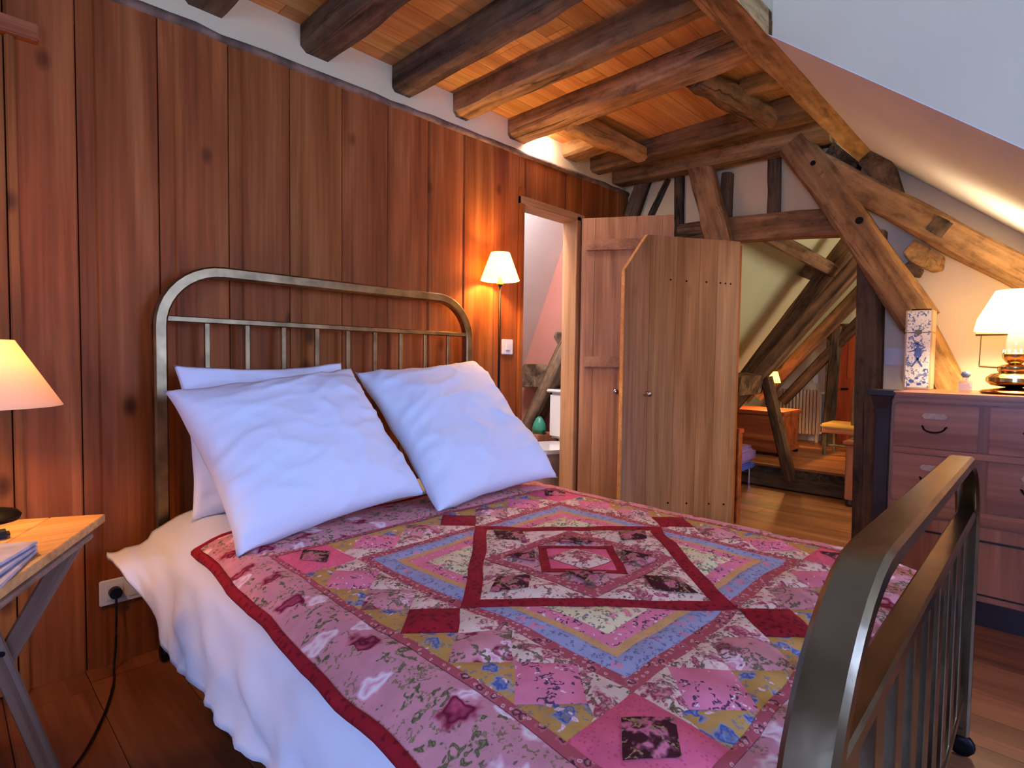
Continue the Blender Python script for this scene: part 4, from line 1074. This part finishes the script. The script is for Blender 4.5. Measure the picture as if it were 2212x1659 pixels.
# chest with lamp
p1 = onZ(1655, 982, ZS); 
ch_ = thing('chest', 'red-brown wooden chest with moulded lid on the raised far floor', 'chest', (5.75, 1.95, ZS))
cy0 = onX(1727, 900, 5.95).y; cyc = onX(1655, 900, 5.5).y
MB().box(5.45, 5.95, cyc-.15, cyc+.62, ZS+.05, .56).build('body', M['chestwood'], ch_, bevel=.006)
MB().box(5.43, 5.97, cyc-.18, cyc+.64, .56, .60).build('lid', M['chestwood'], ch_, bevel=.008)
MB().box(5.44, 5.96, cyc-.165, cyc+.63, ZS+.03, ZS+.08).build('base_moulding', M['chestwood'], ch_, bevel=.006)
for fx in (5.47, 5.92):
    for fy in (cyc-.14, cyc+.60): MB().lathe([(.02, 0), (.03, .015), (.02, .03)], (fx, fy, ZS), 10).build('foot', M['iron'], ch_)
# little lamp
ll = onX(1672, 815, 5.75)
l3 = thing('small_lamp', 'tiny lit lamp with cream shade on the chest in the far room', 'lamp', (5.75, ll.y, .60))
MB().lathe([(.05, 0), (.05, .01), (.012, .02), (.012, .27)], (5.75, ll.y, .60), 12).build('base', M['brass_dark'], l3, smooth=True)
MB().rings([[(5.75+r*math.cos(i*math.pi/10), ll.y+r*math.sin(i*math.pi/10), z) for i in range(20)] for r, z in ((.062, .86), (.032, .97), (.030, .97), (.060, .86))], closed=True).build('shade', shade_mat('tiny_shade', lin(255,226,160), lin(255,196,90), 5), l3)
bulb('far_lamp_bulb', (5.75, ll.y, .91), 34, (1, .54, .20))
area('far_room_ceiling_glow', (6.0, .2, 2.3), (6.0, 1.6, .6), .3, .3, 7, (1, .55, .22)) if False else None
# radiator
ra = thing('radiator', 'cream cast iron column radiator against the far wall', 'radiator', (6.82, 2.08, ZS))
y0r, y1r = onX(1775, 845, 6.8).y, onX(1687, 845, 6.8).y; zr1, zr0 = onX(1730, 841, 6.8).z, .26
nr = 12
for i in range(nr):
    yc_ = y0r+(y1r-y0r)*(i+.5)/nr; w = (y1r-y0r)/nr*.36
    MB().box(6.74, 6.84, yc_-w, yc_+w, zr0, zr1).build('column', M['radiator'], ra, bevel=.010)
for zz_ in (zr0+.03, zr1-.03): MB().tube([(6.79, y0r-.03, zz_), (6.79, y1r+.03, zz_)], .014).build('pipe', M['radiator'], ra)
for yc_ in (y0r+.03, y1r-.03): MB().box(6.77, 6.81, yc_-.012, yc_+.012, ZS, zr0+.02).build('foot', M['radiator'], ra)
# chair with yellow seat
sc1, sc2 = onX(1773, 917, 5.9), onX(1838, 925, 5.9)
chr_ = thing('chair', 'dark wooden chair with yellow padded seat and back in the far room', 'chair', (6.1, (sc1.y+sc2.y)/2-.05, ZS))
ys1 = sc1.y; ys0 = ys1-.30; zs = .47
MB().box(5.88, 6.28, ys0, ys1, zs-.025, zs+.015).build('seat', M['yellow_cloth'], chr_, bevel=.012)
MB().box(5.89, 6.27, ys0+.01, ys1-.01, zs-.075, zs-.025).build('seat_frame', M['mahog'], chr_, bevel=.004)
for fx in (5.90, 6.24):
    for fy in (ys0+.02, ys1-.05):
        beam('leg', (fx+.015, fy+.015, ZS), (fx+.015, fy+.015, zs-.03 if fy > ys0+.1 else .86), .03, .03, M['oak_d'], chr_, up=(1, 0, 0), seg=2, wob=0, ch=.003)
MB().box(5.915, 6.255, ys0+.015, ys0+.05, .56, .84).build('backrest', M['yellow_cloth'], chr_, bevel=.012)
MB().tube([(5.92, ys1-.035, .28), (5.92, ys0+.035, .28)], .010).build('stretcher', M['oak_d'], chr_)
# day bed
sf = thing('day_bed', 'low day bed with purple patterned cover in the far room', 'bed', (4.4, 2.2, 0))
MB().box(3.80, 4.93, 1.80, 2.62, .20, .345).build('mattress', M['purple_cloth'], sf, bevel=.04, seg=3)
MB().box(3.80, 4.92, 1.81, 2.62, .15, .20).build('frame', plain('blue_frame_cover', lin(70,84,180), .7), sf, bevel=.01)
for fx in (3.86, 4.86):
    for fy in (1.84, 2.55): MB().tube([(fx, fy, 0), (fx, fy, .15)], .012).build('leg', M['chrome'], sf)
# short post by the door hinge
pp0, pp1 = onX(1577, 925, 3.62), onX(1596, 925, 3.62)
np_ = thing('newel_post', 'short orange-brown wooden post standing just behind the open chamfered door', 'post', (3.66, (pp0.y+pp1.y)/2, 0))
MB().box(3.62, 3.69, pp1.y, pp0.y+.06, 0, pp0.z-.03).build('shaft', M['chestwood'], np_, bevel=.004)
MB().box(3.612, 3.698, pp1.y-.006, pp0.y+.066, pp0.z-.03, pp0.z).build('cap', M['redwood'], np_, bevel=.004)
# low dark cabinet behind the oak post with a draped cloth
k0 = onZ(1838, 1098, 0)
cb = thing('low_cabinet', 'low dark wooden cabinet half hidden behind the oak post', 'cabinet', (4.85, .80, 0))
MB().box(4.66, 5.0, .45, 1.07, .05, .46).build('body', M['mahog_z'], cb, bevel=.006)
MB().box(4.64, 5.0, .43, 1.09, .46, .485).build('top', M['mahog'], cb, bevel=.005)
for fx in (4.69, 4.96):
    for fy in (.48, 1.04): MB().lathe([(.022, 0), (.03, .02), (.022, .05)], (fx, fy, 0), 10).build('foot', M['ebony'], cb)
R = []
for i in range(9):
    t = i/8; R.append([(4.80+.04*math.cos(a)*(1-.5*t), .95+(.10-.05*t)*math.sin(a)+.008*math.sin(a*5), .486+.24*t) for a in [j*math.pi/12 for j in range(24)]])
tag(MB().rings(R).build('folded_cloth', M['yellow_cloth'], None, smooth='all'), 'pale cloth bundle standing on the low dark cabinet', 'cloth')
s4 = tag(MB().box(6.885, 6.90, onX(1770, 810, 6.9).y, onX(1757, 810, 6.9).y, onX(1760, 828, 6.9).z, onX(1760, 809, 6.9).z).build('light_switch', M['white_plastic'], None, bevel=.003), 'small cream switch plate on the far wall above the radiator', 'switch')
